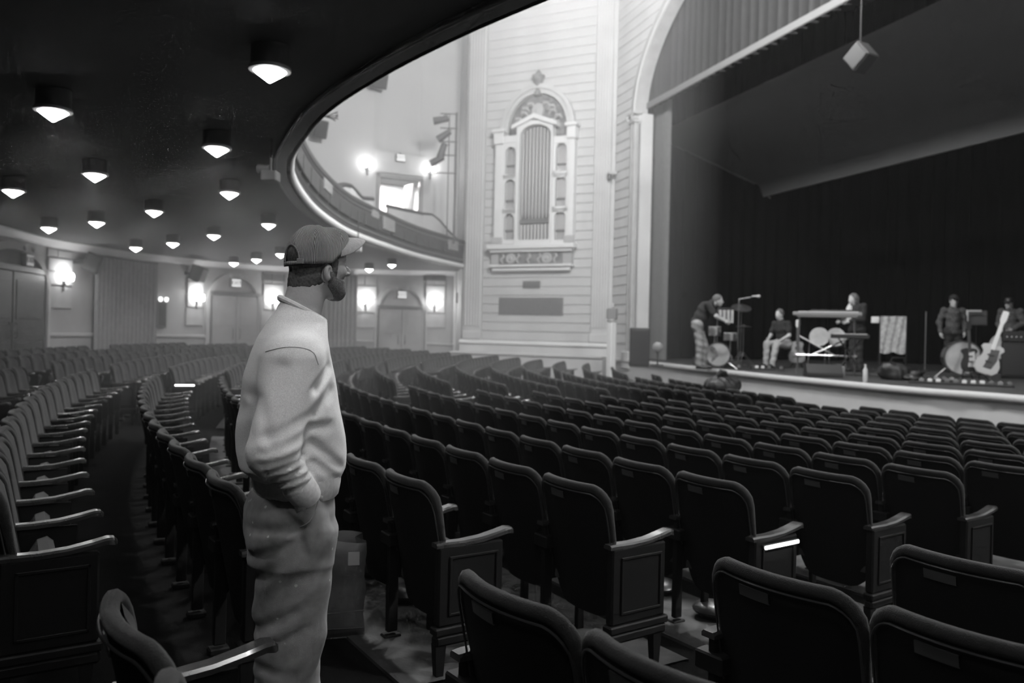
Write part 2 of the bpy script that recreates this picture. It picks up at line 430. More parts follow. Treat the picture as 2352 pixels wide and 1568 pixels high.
# travelling away from the camera the house lies to the right (positive offset), the rear to the left
bsweep([(.0,ZLIP),(-.20,ZLIP),(-.20,ZLIP+.09),(0,ZLIP+.09)], 'soffit_border', 'soffit_mould')
bsweep([(-.20+.022*math.cos(a), ZLIP+.012+.022*math.sin(a)) for a in np.linspace(0, 2*PI, 9)[:-1]], 'bead', 'soffit_mould')
bsweep([(0,ZLIP),(.03,ZLIP+.03),(.055,ZLIP+.075),(.045,ZLIP+.13),(.01,ZLIP+.165),(-.05,ZLIP+.165),(-.05,ZLIP)], 'lower_band', 'band_white')
bsweep([(.0,ZLIP+.165),(.02,ZLIP+.22),(-.01,ZLIP+.30),(.0,ZLIP+.42),(.035,ZLIP+.62),(.03,ZLIP+.80),(-.0,ZLIP+.9),(-.12,ZLIP+.9),(-.12,ZLIP+.165)], 'fascia', 'fascia')
bsweep([(.05,ZLIP+.88),(.065,ZLIP+.93),(.05,ZLIP+.99),(.0,ZLIP+1.02),(-.12,ZLIP+1.02),(-.16,ZLIP+.96),(-.14,ZLIP+.88)], 'cap_rail', 'rail_dark')
bsweep([(.012,ZLIP+.26),(.04,ZLIP+.29),(.012,ZLIP+.32),(-.02,ZLIP+.29)], 'string_course', 'soffit_mould')
bsweep([(.04,ZLIP+.80),(.062,ZLIP+.83),(.04,ZLIP+.86),(.0,ZLIP+.83)], 'upper_bead', 'soffit_mould')
def lip_at_px(px, lo=62):
    best = None
    for i in range(lo, len(LIP)-1):
        x, _ = to_px((LIP[i].x, LIP[i].y, ZLIP))
        if best is None or abs(x-px) < best[0]: best = (abs(x-px), i)
    return best[1]
def fpanel(i, w_, z0, z1, m, off=.05, name='fascia_panel'):
    p = LIP[i]; t = (LIP[i+1]-LIP[i-1]).normalized(); n = Vector((t.y, -t.x))
    Mx = Matrix(((t.x, n.x, 0, p.x-LIP[70].x), (t.y, n.y, 0, p.y-LIP[70].y), (0,0,1,0), (0,0,0,1)))
    MB().bbox(-w_/2, w_/2, -.02, off, z0, z1, .012, M=Mx).build(name, m, bal)
for i in range(66, 136, 4): fpanel(i, 1.0, ZLIP+.42, ZLIP+.74, 'fascia', .055)
fpanel(lip_at_px(858, 100), .55, ZLIP+.70, ZLIP+.90, 'fascia_panel', .075)
fpanel(lip_at_px(888, 100), .95, ZLIP+.50, ZLIP+.86, 'fascia_panel', .085)
fpanel(lip_at_px(1040, 100), .8, ZLIP+.55, ZLIP+.88, 'fascia_panel', .085)
fpanel(lip_at_px(745, 80), .9, ZLIP+.60, ZLIP+.84, 'fascia_panel', .075)
# curved stair parapets standing on the balcony, pale with a dark handrail
def parapet(top, low, dY, label):
    pts = [at(px, py, LIP[lip_at_px(px, 90)].y + dY) for px, py in top]; base = [at(px, py, LIP[lip_at_px(px, 90)].y + dY) for px, py in low]
    o = thing('stair_parapet', label, 'parapet', (pts[0].x, pts[0].y, min(b_.z for b_ in base)), 0, 'stair parapets on the balcony')
    org = Vector(o.location); n = len(pts); V = [p-org for p in pts] + [p-org for p in base]
    back_ = [p + Vector((-.06, .12, 0)) for p in V]; mb = MB()
    mb.sheet([V[:n], V[n:]]); mb.sheet([back_[n:], back_[:n]]); mb.sheet([back_[:n], V[:n]]); mb.sheet([V[n:], back_[n:]])
    mb.build('parapet_wall', 'plaster', o)
    MB().tube([p + Vector((-.03,.06,.02)) for p in V[:n]], .065, 8).build('handrail', 'rail_dark', o, smooth=True)
parapet([(776,428),(792,425),(806,428),(818,440),(832,456),(857,458)], [(776,450),(792,455),(806,462),(818,470),(832,478),(857,490)], 1.3, 'small pale stair parapet left of the lit balcony doorway')
parapet([(891,474),(930,483),(972,492),(992,494),(1010,508),(1030,532),(1056,556)], [(891,505),(930,514),(972,522),(992,530),(1010,536),(1030,548),(1056,566)], 1.0, 'long pale stair parapet below the lit balcony doorway')

# ---------------------------------------------------------------- things on the curved walls: frames along the wall
def crown(i0, i1, name, label):
    cur = WALL[i0:i1]; mb = MB(); rows = []
    for i, p in enumerate(cur):
        z = zsoff(p); rows.append([(*offs_pt(cur, i, o_), z+dz) for o_, dz in [(.02,-.17),(.05,-.17),(.06,-.12),(.10,-.09),(.12,-.03),(.17,-.01),(.17,.01)]])
    mb.sheet(rows); mb.build(name, 'trim_white', smooth=50, kind='structure', label=label)
crown(40, 140, 'trim_2', 'white crown moulding where the balcony underside meets the wall')
cur = WALL[40:]
sweep(cur, [(.03, lambda p: zf(p.x,p.y)+.95), (.06, lambda p: zf(p.x,p.y)+.97), (.06, lambda p: zf(p.x,p.y)+1.03), (.03, lambda p: zf(p.x,p.y)+1.05)], 'trim_3', 'stone_block', kind='structure', label='dado rail along the rear and side walls')
# white frame at the end of the side wall
p, t = wall_frame(1050)
e = thing('trim_4', 'white upright trim at the end of the side wall', 'trim', (p.x, p.y, 0), rot_of(t)); del e['category']; e['kind'] = 'structure'
MB().bbox(-.10, .10, -.12, .05, zf(p.x,p.y), zsoff(p)-.02, .015).build('upright', 'trim_white', e)

def arch_pts(cx, zs, r, rz, n=14): return [(cx - r*math.cos(PI*i/n), zs + rz*math.sin(PI*i/n)) for i in range(n+1)]
def doorway(n, pxc, pxl, pxr, pytop, aw, atop, m, label):
    p, t = wall_frame(pxc); P0 = (p.x, p.y); rz = rot_of(t); z0 = zf(p.x, p.y)
    sl, _ = on_plane(pxl, pytop, P0, t); sr, zt = on_plane(pxr, pytop, P0, t)
    al, _ = on_plane(aw[0], pytop, P0, t); ar, _ = on_plane(aw[1], pytop, P0, t); _, za = on_plane(pxc, atop, P0, t)
    o = link('door_%d' % n, None, None, label, None, None, 'structure', (p.x, p.y, 0), rz)
    c = (al+ar)/2; hw = (ar-al)/2; zs_ = za - hw*.95; spring = max(zs_, zt*0.86)
    mb = MB(); outer = arch_pts(c, spring, hw, za-spring); inner = arch_pts(c, spring, hw-.16, za-spring-.16)
    full_o = [(c-hw, z0)] + outer + [(c+hw, z0)]; full_i = [(c-hw+.16, z0)] + inner + [(c+hw-.16, z0)]
    rows = [[(x, -.02, z) for x, z in full_o], [(x, -.14, z) for x, z in full_o], [(x, -.14, z) for x, z in full_i], [(x, -.05, z) for x, z in full_i]]
    mb.sheet(rows); mb.build('arch_moulding', 'stone_block', o, smooth=40)
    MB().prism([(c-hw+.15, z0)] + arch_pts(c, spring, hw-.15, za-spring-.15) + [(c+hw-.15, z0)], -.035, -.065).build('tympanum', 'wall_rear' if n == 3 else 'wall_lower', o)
    MB().bbox(sl-.09, sr+.09, -.14, -.06, zt, zt+.13, .01).bbox(sl-.09, sl, -.14, -.06, z0, zt, .01).bbox(sr, sr+.09, -.14, -.06, z0, zt, .01).build('frame', 'dark_frame', o)
    mid = (sl+sr)/2
    for k, (a, b) in enumerate(((sl, mid-.012), (mid+.012, sr))):
        lf = MB().bbox(a+.01, b-.01, -.12, -.07, z0+.02, zt-.01, .008).build('door_leaf', m, o)
        hx = b-.12 if k == 0 else a+.12
        MB().tube([(hx,-.12,z0+.95),(hx,-.17,z0+.97),(hx,-.17,z0+1.25),(hx,-.12,z0+1.27)], .012, 6).build('pull_handle', 'sconce_metal', lf, smooth=True)
        w_ = b-a
        MB().bbox(a+.14, b-.14, -.130, -.118, z0+.2, z0+.85, .005).bbox(a+.14, b-.14, -.130, -.118, z0+1.35, zt-.18, .005).build('raised_panel', m, lf)
    return o
doorway(1, 535, 482, 590, 683, (468, 598), 626, 'door', 'arched double doorway under the lit exit sign left of the standing man')
doorway(2, 920, 868, 970, 712, (858, 978), 653, 'door', 'arched double doorway between two bright sconces near the organ wall')
doorway(3, 30, -75, 92, 632, (-88, 104), 556, 'door_dark', 'dim double doorway at the left edge of the frame')

def pixel_letters(text, height, depth):
    cu = bpy.data.curves.new('letters', 'FONT'); cu.body = text; cu.size = height; cu.extrude = depth; cu.align_x = 'CENTER'; cu.align_y = 'CENTER'
    ob = bpy.data.objects.new('tmp', cu); COL.objects.link(ob); bpy.context.view_layer.update()
    me = bpy.data.meshes.new_from_object(ob.evaluated_get(bpy.context.evaluated_depsgraph_get()))
    bpy.data.objects.remove(ob); me.name = 'letters'; return me
LET = pixel_letters('EXIT', .17, .004); LET.materials.clear(); LET.materials.append(M_['exit_letters'])
def exit_sign(px, py, wpx, label, face='exit_face', lamps=True, P=None, t=None):
    if P is None: P, t = wall_frame(px)
    s_, z = on_plane(px, py, (P.x, P.y), t); q = P + t*s_
    o = thing('exit_sign', label, 'sign', (q.x, q.y, z), rot_of(t), 'exit signs')
    MB().bbox(-.19, .19, -.17, -.07, -.14, .14, .012).build('case', 'exit_case', o)
    MB().bbox(-.165, .165, -.178, -.168, -.115, .115, .004).build('lit_face', face, o)
    l = link('letters', LET, o); l.rotation_euler = (PI/2, 0, 0); l.location = (0, -.182, 0)
    MB().box(-.03, .03, -.08, .02, .12, .2).build('bracket', 'exit_case', o)
    if lamps:
        for sx in (-1, 1):
            MB().tube([(sx*.15,-.1,.14),(sx*.19,-.12,.20)], .012, 6).lathe([(.02,-.05),(.05,-.04),(.06,.02),(.02,.03)], 10, Matrix.Translation((sx*.20,-.15,.24)) @ Matrix.Rotation(1.2, 4, 'X')).build('emergency_lamp', 'lamp_ring', o, smooth=True)
    return o
exit_sign(535, 650, 25, 'lit exit sign over the arched doorway left of the standing man')
exit_sign(920, 677, 22, 'lit exit sign over the arched doorway beside the organ wall')
exit_sign(50, 597, 30, 'dim exit sign over the doorway at the left edge', 'exit_dim')
exit_sign(917, 364, 25, 'lit exit sign above the balcony doorway', lamps=False)

# stone panels behind the sconces, and the sconces
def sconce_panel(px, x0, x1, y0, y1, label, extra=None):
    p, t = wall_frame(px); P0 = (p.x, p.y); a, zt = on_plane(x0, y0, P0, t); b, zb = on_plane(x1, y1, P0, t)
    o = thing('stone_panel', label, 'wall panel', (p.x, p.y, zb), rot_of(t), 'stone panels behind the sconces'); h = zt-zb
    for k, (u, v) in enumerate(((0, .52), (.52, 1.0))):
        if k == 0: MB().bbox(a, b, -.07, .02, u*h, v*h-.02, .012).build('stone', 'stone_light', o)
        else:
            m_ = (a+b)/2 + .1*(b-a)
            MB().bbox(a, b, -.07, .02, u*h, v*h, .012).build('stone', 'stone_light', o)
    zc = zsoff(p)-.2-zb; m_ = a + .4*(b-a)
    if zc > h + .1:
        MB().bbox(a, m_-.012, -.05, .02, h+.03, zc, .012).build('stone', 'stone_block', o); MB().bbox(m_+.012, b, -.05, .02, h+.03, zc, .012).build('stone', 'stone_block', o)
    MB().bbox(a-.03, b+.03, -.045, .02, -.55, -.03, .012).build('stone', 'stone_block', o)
def sconce(px, py, power, label, upper=False):
    p, t = wall_frame(px); s_, z = on_plane(px, py, (p.x, p.y), t); q = p + t*s_
    o = thing('wall_sconce', label, 'sconce', (q.x, q.y, z), rot_of(t), 'candle wall sconces')
    MB().lathe([(.015,-.30),(.035,-.27),(.02,-.22),(.05,-.12),(.065,0),(.05,.10),(.02,.18),(.012,.24)], 12, Matrix.Translation((0,-.085,0)) @ Matrix.Diagonal((1,.35,1,1))).build('back_plate', 'sconce_metal', o, smooth=True)
    for sx in (-1, 1):
        ar = MB().tube([(0,-.09,-.12),(sx*.05,-.15,-.16),(sx*.11,-.19,-.13),(sx*.13,-.19,-.06)], .011, 6).lathe([(.005,0),(.04,.012),(.03,.02)], 10, Matrix.Translation((sx*.13,-.19,-.065))).build('arm', 'sconce_metal', o, smooth=True)
        MB().lathe([(.035,0),(.05,.04),(.058,.10),(.05,.16),(.03,.19)], 12, Matrix.Translation((sx*.13,-.19,-.045))).build('glass_shade', 'bulb', o, smooth=True)
    L = bpy.data.lights.new('sconce_light', 'POINT'); L.energy = power*.55; L.shadow_soft_size = .10
    lo = link('sconce_light', L, o); lo.location = (0, -.30, .12)
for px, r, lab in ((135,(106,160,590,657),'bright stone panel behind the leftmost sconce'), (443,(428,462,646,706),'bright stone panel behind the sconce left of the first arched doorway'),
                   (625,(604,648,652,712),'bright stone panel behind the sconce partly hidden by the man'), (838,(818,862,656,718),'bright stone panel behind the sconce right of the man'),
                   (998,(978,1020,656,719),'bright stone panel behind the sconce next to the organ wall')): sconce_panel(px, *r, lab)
sconce(139, 640, 17, 'two-light sconce nearest the left edge of the frame')
sconce(447, 687, 26, 'two-light sconce left of the first arched doorway')
sconce(624, 693, 30, 'two-light sconce beside the man\'s shoulder')
sconce(838, 695, 34, 'two-light sconce left of the arched doorway near the organ wall')
sconce(997, 698, 34, 'two-light sconce right of the arched doorway near the organ wall')
sconce(842, 384, 16, 'two-light sconce left of the balcony doorway')
sconce(987, 394, 16, 'two-light sconce right of the balcony doorway')
# drapes on the lower wall
def wall_drape(px0, px1, label, ztop=None):
    pts = []
    n = max(24, int((px1-px0)*.62))
    o = None
    for i in range(n+1):
        p, t = wall_frame(px0 + (px1-px0)*i/n); nn = Vector((t.y, -t.x)); pts.append(p + nn*(.12 + .07*math.sin(i*PI/3)))
    zt = zsoff(pts[0])-.24; o = thing('wall_drape', label, 'curtain', (pts[0].x, pts[0].y, 0), 0, 'pleated wall drapes')
    mb = MB(); mb.sheet([[(p.x-pts[0].x, p.y-pts[0].y, zf(p.x, p.y)+.05) for p in pts], [(p.x-pts[0].x, p.y-pts[0].y, zt) for p in pts]])
    mb.build('drape', 'drape_wall', o, smooth=80)
    MB().tube([(p.x-pts[0].x, p.y-pts[0].y, zt+.02) for p in pts[::6]], .03, 6).build('rod', 'dark_frame', o)
wall_drape(206, 352, 'wide pleated drape on the rear wall between the two left speakers')
wall_drape(742, 816, 'pleated drape on the side wall just right of the man\'s face')
# recess with two small wall lamps
p, t = wall_frame(366); s0, z0 = on_plane(355, 752, (p.x,p.y), t); s1, z1 = on_plane(379, 690, (p.x,p.y), t)
o = thing('poster_case', 'narrow dark wall case with two small lamps on top', 'display case', (p.x, p.y, 0), rot_of(t))
MB().bbox(s0, s1, -.09, .02, z0, z1, .015).build('case', 'dark_frame', o); MB().bbox(s0+.05, s1-.05, -.10, -.085, z0+.06, z1-.06, .004).build('dark_glass', 'case_black', o)
for k in (.2, .8):
    MB().lathe([(.02,-.06),(.05,-.03),(.05,.05),(.02,.07)], 10, Matrix.Translation((s0+(s1-s0)*k,-.13,z1+.02))).build('small_lamp', 'lampglow', o, smooth=True)
# loudspeakers on the walls
def wall_speaker(px, py, wpx, hpx, tilt, label, yaw=0., m='speaker_black'):
    p, t = wall_frame(px); s_, z = on_plane(px, py, (p.x, p.y), t); q = p + t*s_
    w_ = wpx*q.y/F_PX; h = hpx*q.y/F_PX; fr = Vector((t.y, -t.x)); q = q + fr*.35
    o = thing('loudspeaker', label, 'speaker', (q.x, q.y, z), rot_of(t)+yaw, 'loudspeakers fixed to the walls'); R = Matrix.Rotation(tilt, 4, 'X')
    MB().bbox(-w_/2, w_/2, -.18, .16, -h/2, h/2, .02, M=R).build('cabinet', 'speaker_box', o)
    MB().bbox(-w_/2+.03, w_/2-.03, -.195, -.178, -h/2+.03, h/2-.03, .006, M=R).build('grille', 'speaker_black', o)
    MB().box(-.03, .03, .1, .42, -.04, .04).build('bracket', 'black_metal', o)
wall_speaker(182, 603, 36, 42, .35, 'black loudspeaker hung on the wall beside the leftmost sconce', .5)
wall_speaker(432, 628, 36, 34, .35, 'black loudspeaker hung on the wall above the poster case', .3)
wall_speaker(1050, 685, 12, 24, .1, 'small dark loudspeaker at the end of the side wall')
wall_speaker(858, 190, 40, 34, .3, 'grey loudspeaker high on the wall half hidden by the balcony')
wall_speaker(723, 300, 32, 40, .3, 'grey loudspeaker on the upper wall at the balcony bend')
# grilles over the sconces
for px, lab in ((628, 'dark vent grille high on the wall behind the man'), (998, 'dark vent grille above the sconce next to the organ wall')):
    p, t = wall_frame(px); s_, z = on_plane(px, 637, (p.x,p.y), t); q = p + t*s_
    o = thing('vent_grille', lab, 'vent', (q.x, q.y, z), rot_of(t), 'wall vents')
    MB().bbox(-.42, .42, -.05, .02, -.13, .13, .01).build('frame', 'dark_frame', o)
    for k in range(6): MB().box(-.38, .38, -.07, -.045, -.105+k*.037, -.09+k*.037).build('slat', 'exit_case', o)

# ---------------------------------------------------------------- balcony doorway: a lit opening with a corridor behind
p, t = DP, DT; sl, sr, zt, zb = DSL, DSR, DZT, DZB
o = link('door_4', None, None, 'bright open doorway at balcony level', None, None, 'structure', (p.x, p.y, 0), rot_of(t))
MB().bbox(sl-.14, sl, -.12, .04, zb, zt+.14, .015).bbox(sr, sr+.14, -.12, .04, zb, zt+.14, .015).bbox(sl-.14, sr+.14, -.12, .04, zt, zt+.14, .015).build('frame', 'door', o)
MB().bbox(sl-.2, sr+.2, -.07, .02, zt+.2, zt+.98, .015).build('overdoor_panel', 'plaster', o)
mb = MB(); x0, x1, y1 = sl-.5, sr+.9, 2.6
mb.add([(x0,.03,zb),(x1,.03,zb),(x1,y1,zb),(x0,y1,zb),(x0,.03,zt+.3),(x1,.03,zt+.3),(x1,y1,zt+.3),(x0,y1,zt+.3)], [(0,1,2,3),(7,6,5,4),(3,2,6,7),(0,3,7,4),(2,1,5,6)])
mb.build('lobby', 'corridor', o)
MB().bbox(sl+.02, sl+.36, y1-.08, y1-.01, zt-.85, zt-.5, .01).build('lobby_notice', 'sticker', o)
lf = MB().bbox(sr-.20, sr-.15, .06, .9, zb, zt-.04, .008).build('open_leaf', 'door', o)
MB().tube([(sr-.22,.75,zb+.9),(sr-.26,.75,zb+.92),(sr-.26,.75,zb+1.15),(sr-.22,.75,zb+1.17)], .012, 6).build('pull_handle', 'sconce_metal', lf)
L = bpy.data.lights.new('lobby_light', 'AREA'); L.energy = 320; L.size = 1.0; L.shape = 'DISK'
lo = link('lobby_light', L, o); lo.location = (.2, 1.3, zt+.26)

# ---------------------------------------------------------------- lighting pipe with spotlights on the far wall
base = at(1042, 560, 27.3); top = at(1036, 258, 27.3)
o = thing('lighting_pipe', 'upright pipe with four spotlights left of the organ wall', 'lighting rig', base)
H = top.z - base.z
MB().tube([(0,0,0),(0,0,H)], .035, 8).tube([(-.25,.1,0),(-.25,.1,H)], .02, 6).build('pipe', 'fixture', o, smooth=True)
for py in (262, 295, 326, 357, 398):
    z = at(1040, py, 27.3).z - base.z; MB().tube([(.05,0,z),(-.55 if py != 398 else -.75,-.05,z)], .022, 6).build('cross_arm', 'fixture', o, smooth=True)
for px, py, a in ((1013,275,.2),(1020,311,.6),(1016,345,1.3),(1004,368,.5)):
    q = at(px, py, 27.2) - base; Rm = Matrix.Translation(q) @ Matrix.Rotation(-a, 4, 'Y') @ Matrix.Rotation(PI/2, 4, 'Y') @ Matrix.Rotation(PI, 4, 'X')
    s_ = MB().lathe([(.06,-.26),(.10,-.24),(.11,-.05),(.12,.05),(.135,.26),(.12,.26),(.10,.10)], 14, Rm).build('spotlight', 'fixture', o, smooth=True)
    MB().tube([q+Vector((0,.14,0)), q+Vector((.1,.1,.18)), q+Vector((.25,.02,.2))], .016, 6).build('yoke', 'fixture', s_)
# twig-like rack of hooks peeping out under the balcony edge
b0 = at(762, 268, 12.6)
o = thing('antler_fixture', 'small dark branching fixture at the balcony edge', 'fixture', b0); mb = MB()
for a, l in ((.2,.10),(.7,.12),(-.3,.11),(-.8,.09)):
    e_ = Vector((math.cos(a)*l, 0, math.sin(a)*l)); mb.tube([(-.10,0,0), (0,0,e_.z*.5), e_], .008, 5); mb.tube([e_*.6, e_*.6+Vector((.04,0,.04))], .006, 5)
mb.build('prongs', 'fixture', o)
MB().tube([(-.10,0,0),(-.28,0,.02)], .012, 6).build('stem', 'fixture', o)
# bracketed emergency lamp under the soffit near the bend
q = at(622, 398, 9.6)
o = thing('soffit_fixture', 'small projector-like fixture under the balcony near its bend', 'fixture', q)
MB().bbox(-.09,.09,-.10,.10,-.10,.02,.012).build('housing','lamp_can',o); MB().lathe([(.05,0),(.06,.12),(.045,.14)],12,Matrix.Translation((-.02,0,.05)) @ Matrix.Rotation(-PI/2,4,'Y')).build('lens_tube','lamp_can',o,smooth=True)
MB().tube([(0,0,.02),(0,0,zsoff(q)-q.z)], .014, 6).build('stem','lamp_can',o)
q = at(822, 570, 15.2)
o = thing('soffit_fixture', 'small pale projector-like fixture near the cap brim under the balcony', 'fixture', q)
MB().bbox(-.07,.07,-.07,.07,-.07,.05,.012).build('housing','lamp_ring',o); MB().tube([(0,0,.04),(0,0,zsoff(q)-q.z)], .012, 6).build('stem','lamp_can',o)

# ---------------------------------------------------------------- under-balcony lamps: drum with a glowing cone lens
def can_lamp():
    o = thing('ceiling_lamp', '', 'lamp', (0,0,0), 0, 'drum lamps under the balcony')
    MB().lathe([(.150,.24),(.150,.012),(.158,.0),(.158,-.012),(.150,-.016)], 28, cap=False).build('drum', 'lamp_can', o, smooth=True)
    MB().lathe([(.162,.014),(.162,-.014),(.128,-.018),(.128,.002)], 28, cap=False).build('ring', 'lamp_ring', o, smooth=True)
    MB().lathe([(.130,-.006),(.127,-.018),(.100,-.042),(.058,-.072),(.014,-.104),(.002,-.109)], 28, cap=False).build('lens', 'lens', o, smooth=60)
    L = bpy.data.lights.new('drum_lamp', 'SPOT'); L.energy = LAMP_W; L.spot_size = math.radians(158); L.spot_blend = .35; L.shadow_soft_size = .10
    lo = link('drum_lamp', L, o); lo.location = (0, 0, -.115)
    return o
LAMPS = [(620,165,'nearest large drum lamp above the man and left of the balcony edge'),(122,258,'large drum lamp at upper left of the frame'),(498,343,'drum lamp second from the top in the row along the balcony edge'),
 (218,403,'drum lamp below the upper-left one in the second row'),(30,440,'drum lamp touching the left edge of the frame'),(527,445,'third drum lamp down the row along the balcony edge'),
 (354,487,'third drum lamp in the second row from the balcony edge'),(222,512,'drum lamp in the third row right of the leftmost sconce'),(112,525,'drum lamp close above the leftmost wall sconce'),
 (617,517,'drum lamp just left of the cap'),(491,542,'fourth drum lamp in the second row from the edge'),(397,560,'drum lamp left of the one above the speaker at centre left'),(312,570,'drum lamp over the wide pleated drape'),
 (645,585,'drum lamp half hidden behind the cap'),(589,597,'drum lamp above and right of the first lit exit sign'),(537,605,'drum lamp right above the first lit exit sign'),(848,619,'left of two drum lamps right of the cap brim'),(900,609,'right of two drum lamps right of the cap brim')]
proto = None
for px, py, lab in LAMPS:
    r = ray(px, py); Y = 10.
    for _ in range(60): Y = .5*Y + .5*(zsoff((r.x*Y, r.y*Y)) - CAMZ - .20)/r.z
    loc = (r.x*Y, r.y*Y, r.z*Y + CAMZ + .02)
    if proto is None: proto = can_lamp(); proto.location = loc; proto['label'] = lab
    else: dup(proto, loc, 0, lab)
# the same grid of lamps goes on over and behind the camera
for x, y, lab in ((.35,3.6,'edge row above the nearest seats'),(2.9,1.5,'edge row to the right'),(-.1,1.6,'second row above the camera'),(2.2,-.5,'second row behind the camera'),(-2.4,2.5,'third row left of the camera'),(0,0,'third row above the camera')):
    dup(proto, (x, y, zsoff((x, y))-.20), 0, 'drum lamp outside the frame, ' + lab)
# ================================================================ organ wall
wo = link('wall_organ', None, None, 'pale rusticated wall carrying the organ case', None, None, 'structure', (W1.x, W1.y, 0), rot_of(DO))
LO = (W2-W1).length
MB().add([(0,0,-1.2),(LO,0,-1.2),(LO,0,CEIL_Z),(0,0,CEIL_Z)], [(0,1,2,3)]).build('backing', 'plaster', wo)
def ow(px, py): return on_plane(px, py, W1, DO)
S = lambda px, py=600: ow(px, py)[0]
Zo = lambda py, px=1225: ow(px, py)[1]
ZPL = Zo(783)
pl0, pl1, pr0, pr1 = S(1072), S(1110), S(1362), S(1400)
mb = MB()
CRS = .31
nC = int((CEIL_Z-ZPL)/CRS)
cme = MB().bbox(0, pr0-pl1-.02, -.032, .0, .015, CRS-.015, .012).mesh('plaster_course', 'plaster')
for i in range(nC):
    c = link('plaster_course', cme, wo); c.location = (pl1+.01, 0, ZPL + i*CRS)
for a, b in ((pl0, pl1), (pr0, pr1)):
    ob = MB().bbox(a, b, -.12, 0, ZPL, CEIL_Z, .02).build('pilaster', 'plaster', wo)
    n = 6
    for k in range(n):
        x = a + (b-a)*(k+.5)/n; MB().tube([(x,-.125,ZPL+.5),(x,-.125,CEIL_Z-.5)], (b-a)/n*.36, 6).build('flute', 'plaster', ob, smooth=True)
    MB().bbox(a-.05, b+.05, -.16, 0, ZPL, ZPL+.3, .03).build('pilaster_base', 'plaster', ob)
MB().bbox(-.02, LO, -.16, 0, -1.0, ZPL-.12, .02).build('plinth', 'plaster', wo)
MB().prism([(-.22,0),(-.22,.05),(-.17,.10),(-.10,.13),(0,.13),(0,0)], 0, LO, Matrix.Translation((LO,0,ZPL-.13)) @ Matrix.Rotation(PI/2,4,'Z')).build('plinth_cap', 'trim_white', wo)
# front ledge that runs on to the stage corner
MB().bbox(-.05, LO-.05, -.75, -.14, -1.0, Zo(818)+.02, .02).build('lower_ledge', 'plaster', wo)
MB().bbox(-.05, LO-.05, -.80, -.12, Zo(818)+.02, Zo(818)+.10, .02).build('ledge_cap', 'plaster', wo)

org = thing('pipe_organ', 'ornate white pipe organ case with arched top set into the pale wall', 'organ', (W1.x, W1.y, 0), rot_of(DO))
def arched_panel(x0, x1, z0, z1, a0, a1, b0, spring, y0, y1, rise=None, n=12):   # rectangle with an arched hole
    mb = MB(); r = (a1-a0)/2; rise = rise or r; c = (a0+a1)/2; arc = [(c - r*math.cos(PI*i/n), spring + rise*math.sin(PI*i/n)) for i in range(n+1)]
    inner = [(a0, b0)] + arc + [(a1, b0)]
    m = len(arc); outer = [(x0, b0)]
    for i, (x, z) in enumerate(arc):
        t = i/(m-1)
        if t < .25: outer.append((x0, spring + (z1-spring)*t/.25))
        elif t <= .75: outer.append((x0 + (x1-x0)*(t-.25)/.5, z1))
        else: outer.append((x1, z1 + (spring-z1)*(t-.75)/.25))
    outer.append((x1, b0))
    mb.sheet([[(x,y1,z) for x,z in outer], [(x,y0,z) for x,z in outer], [(x,y0,z) for x,z in inner], [(x,y1,z) for x,z in inner]])
    if z0 < b0-.001: mb.bbox(x0, x1, y0, y1, z0, b0, .005)
    return mb
oL, oR = S(1140), S(1322); cL, cR = S(1190), S(1272)
zSill, zTopC = Zo(553), Zo(292)
# sill, frieze, lower mould
MB().bbox(S(1128), S(1326), -.42, 0, Zo(574), Zo(562), .03).bbox(S(1134), S(1320), -.34, 0, Zo(580), Zo(574), .01).build('sill', 'trim_white', org)
MB().bbox(S(1134), S(1318), -.22, 0, Zo(609), Zo(580), .01).build('frieze', 'stone_block', org)
fz = MB().bbox(S(1152), S(1298), -.25, -.2, Zo(607), Zo(582), .01).build('carved_panel', 'carving_dark', org)
zc_ = (Zo(607)+Zo(582))/2
for px in (1180, 1262):
    x = S(px); MB().lathe([(.02,-.02),(.15,-.03),(.19,.01),(.16,.05),(.10,.03),(.06,.08),(.01,.09)], 14, Matrix.Translation((x,-.25,zc_)) @ Matrix.Rotation(PI/2,4,'X')).build('rosette', 'carving_light', fz, smooth=True)
for k, px in enumerate((1162, 1197, 1222, 1246, 1282)):
    x = S(px); MB().tube([(x,-.25,zc_-.17),(x-.06,-.28,zc_-.05),(x+.05,-.28,zc_+.06),(x,-.25,zc_+.17)], [.03,.05,.045,.025], 7).build('acanthus_leaf', 'carving_light', fz, smooth=True)
MB().bbox(S(1130), S(1320), -.30, 0, Zo(614), Zo(608), .02).bbox(S(1136), S(1314), -.22, 0, Zo(623), Zo(615), .02).build('lower_moulding', 'trim_white', org)
# outer pilasters with capitals and urn-like feet
for a, b in ((1140,1157),(1306,1321)):
    x0, x1 = S(a), S(b)
    pil = MB().bbox(x0, x1, -.30, 0, Zo(562), Zo(330), .02).build('case_pilaster', 'trim_white', org)
    MB().bbox(x0-.05, x1+.05, -.36, 0, Zo(330), Zo(303), .02).bbox(x0-.10, x1+.10, -.42, 0, Zo(303), Zo(295), .02).build('capital', 'trim_white', pil)
    MB().bbox(x0-.06, x1+.06, -.38, -.28, Zo(562), Zo(545), .03).build('foot_block', 'carving_light', pil)
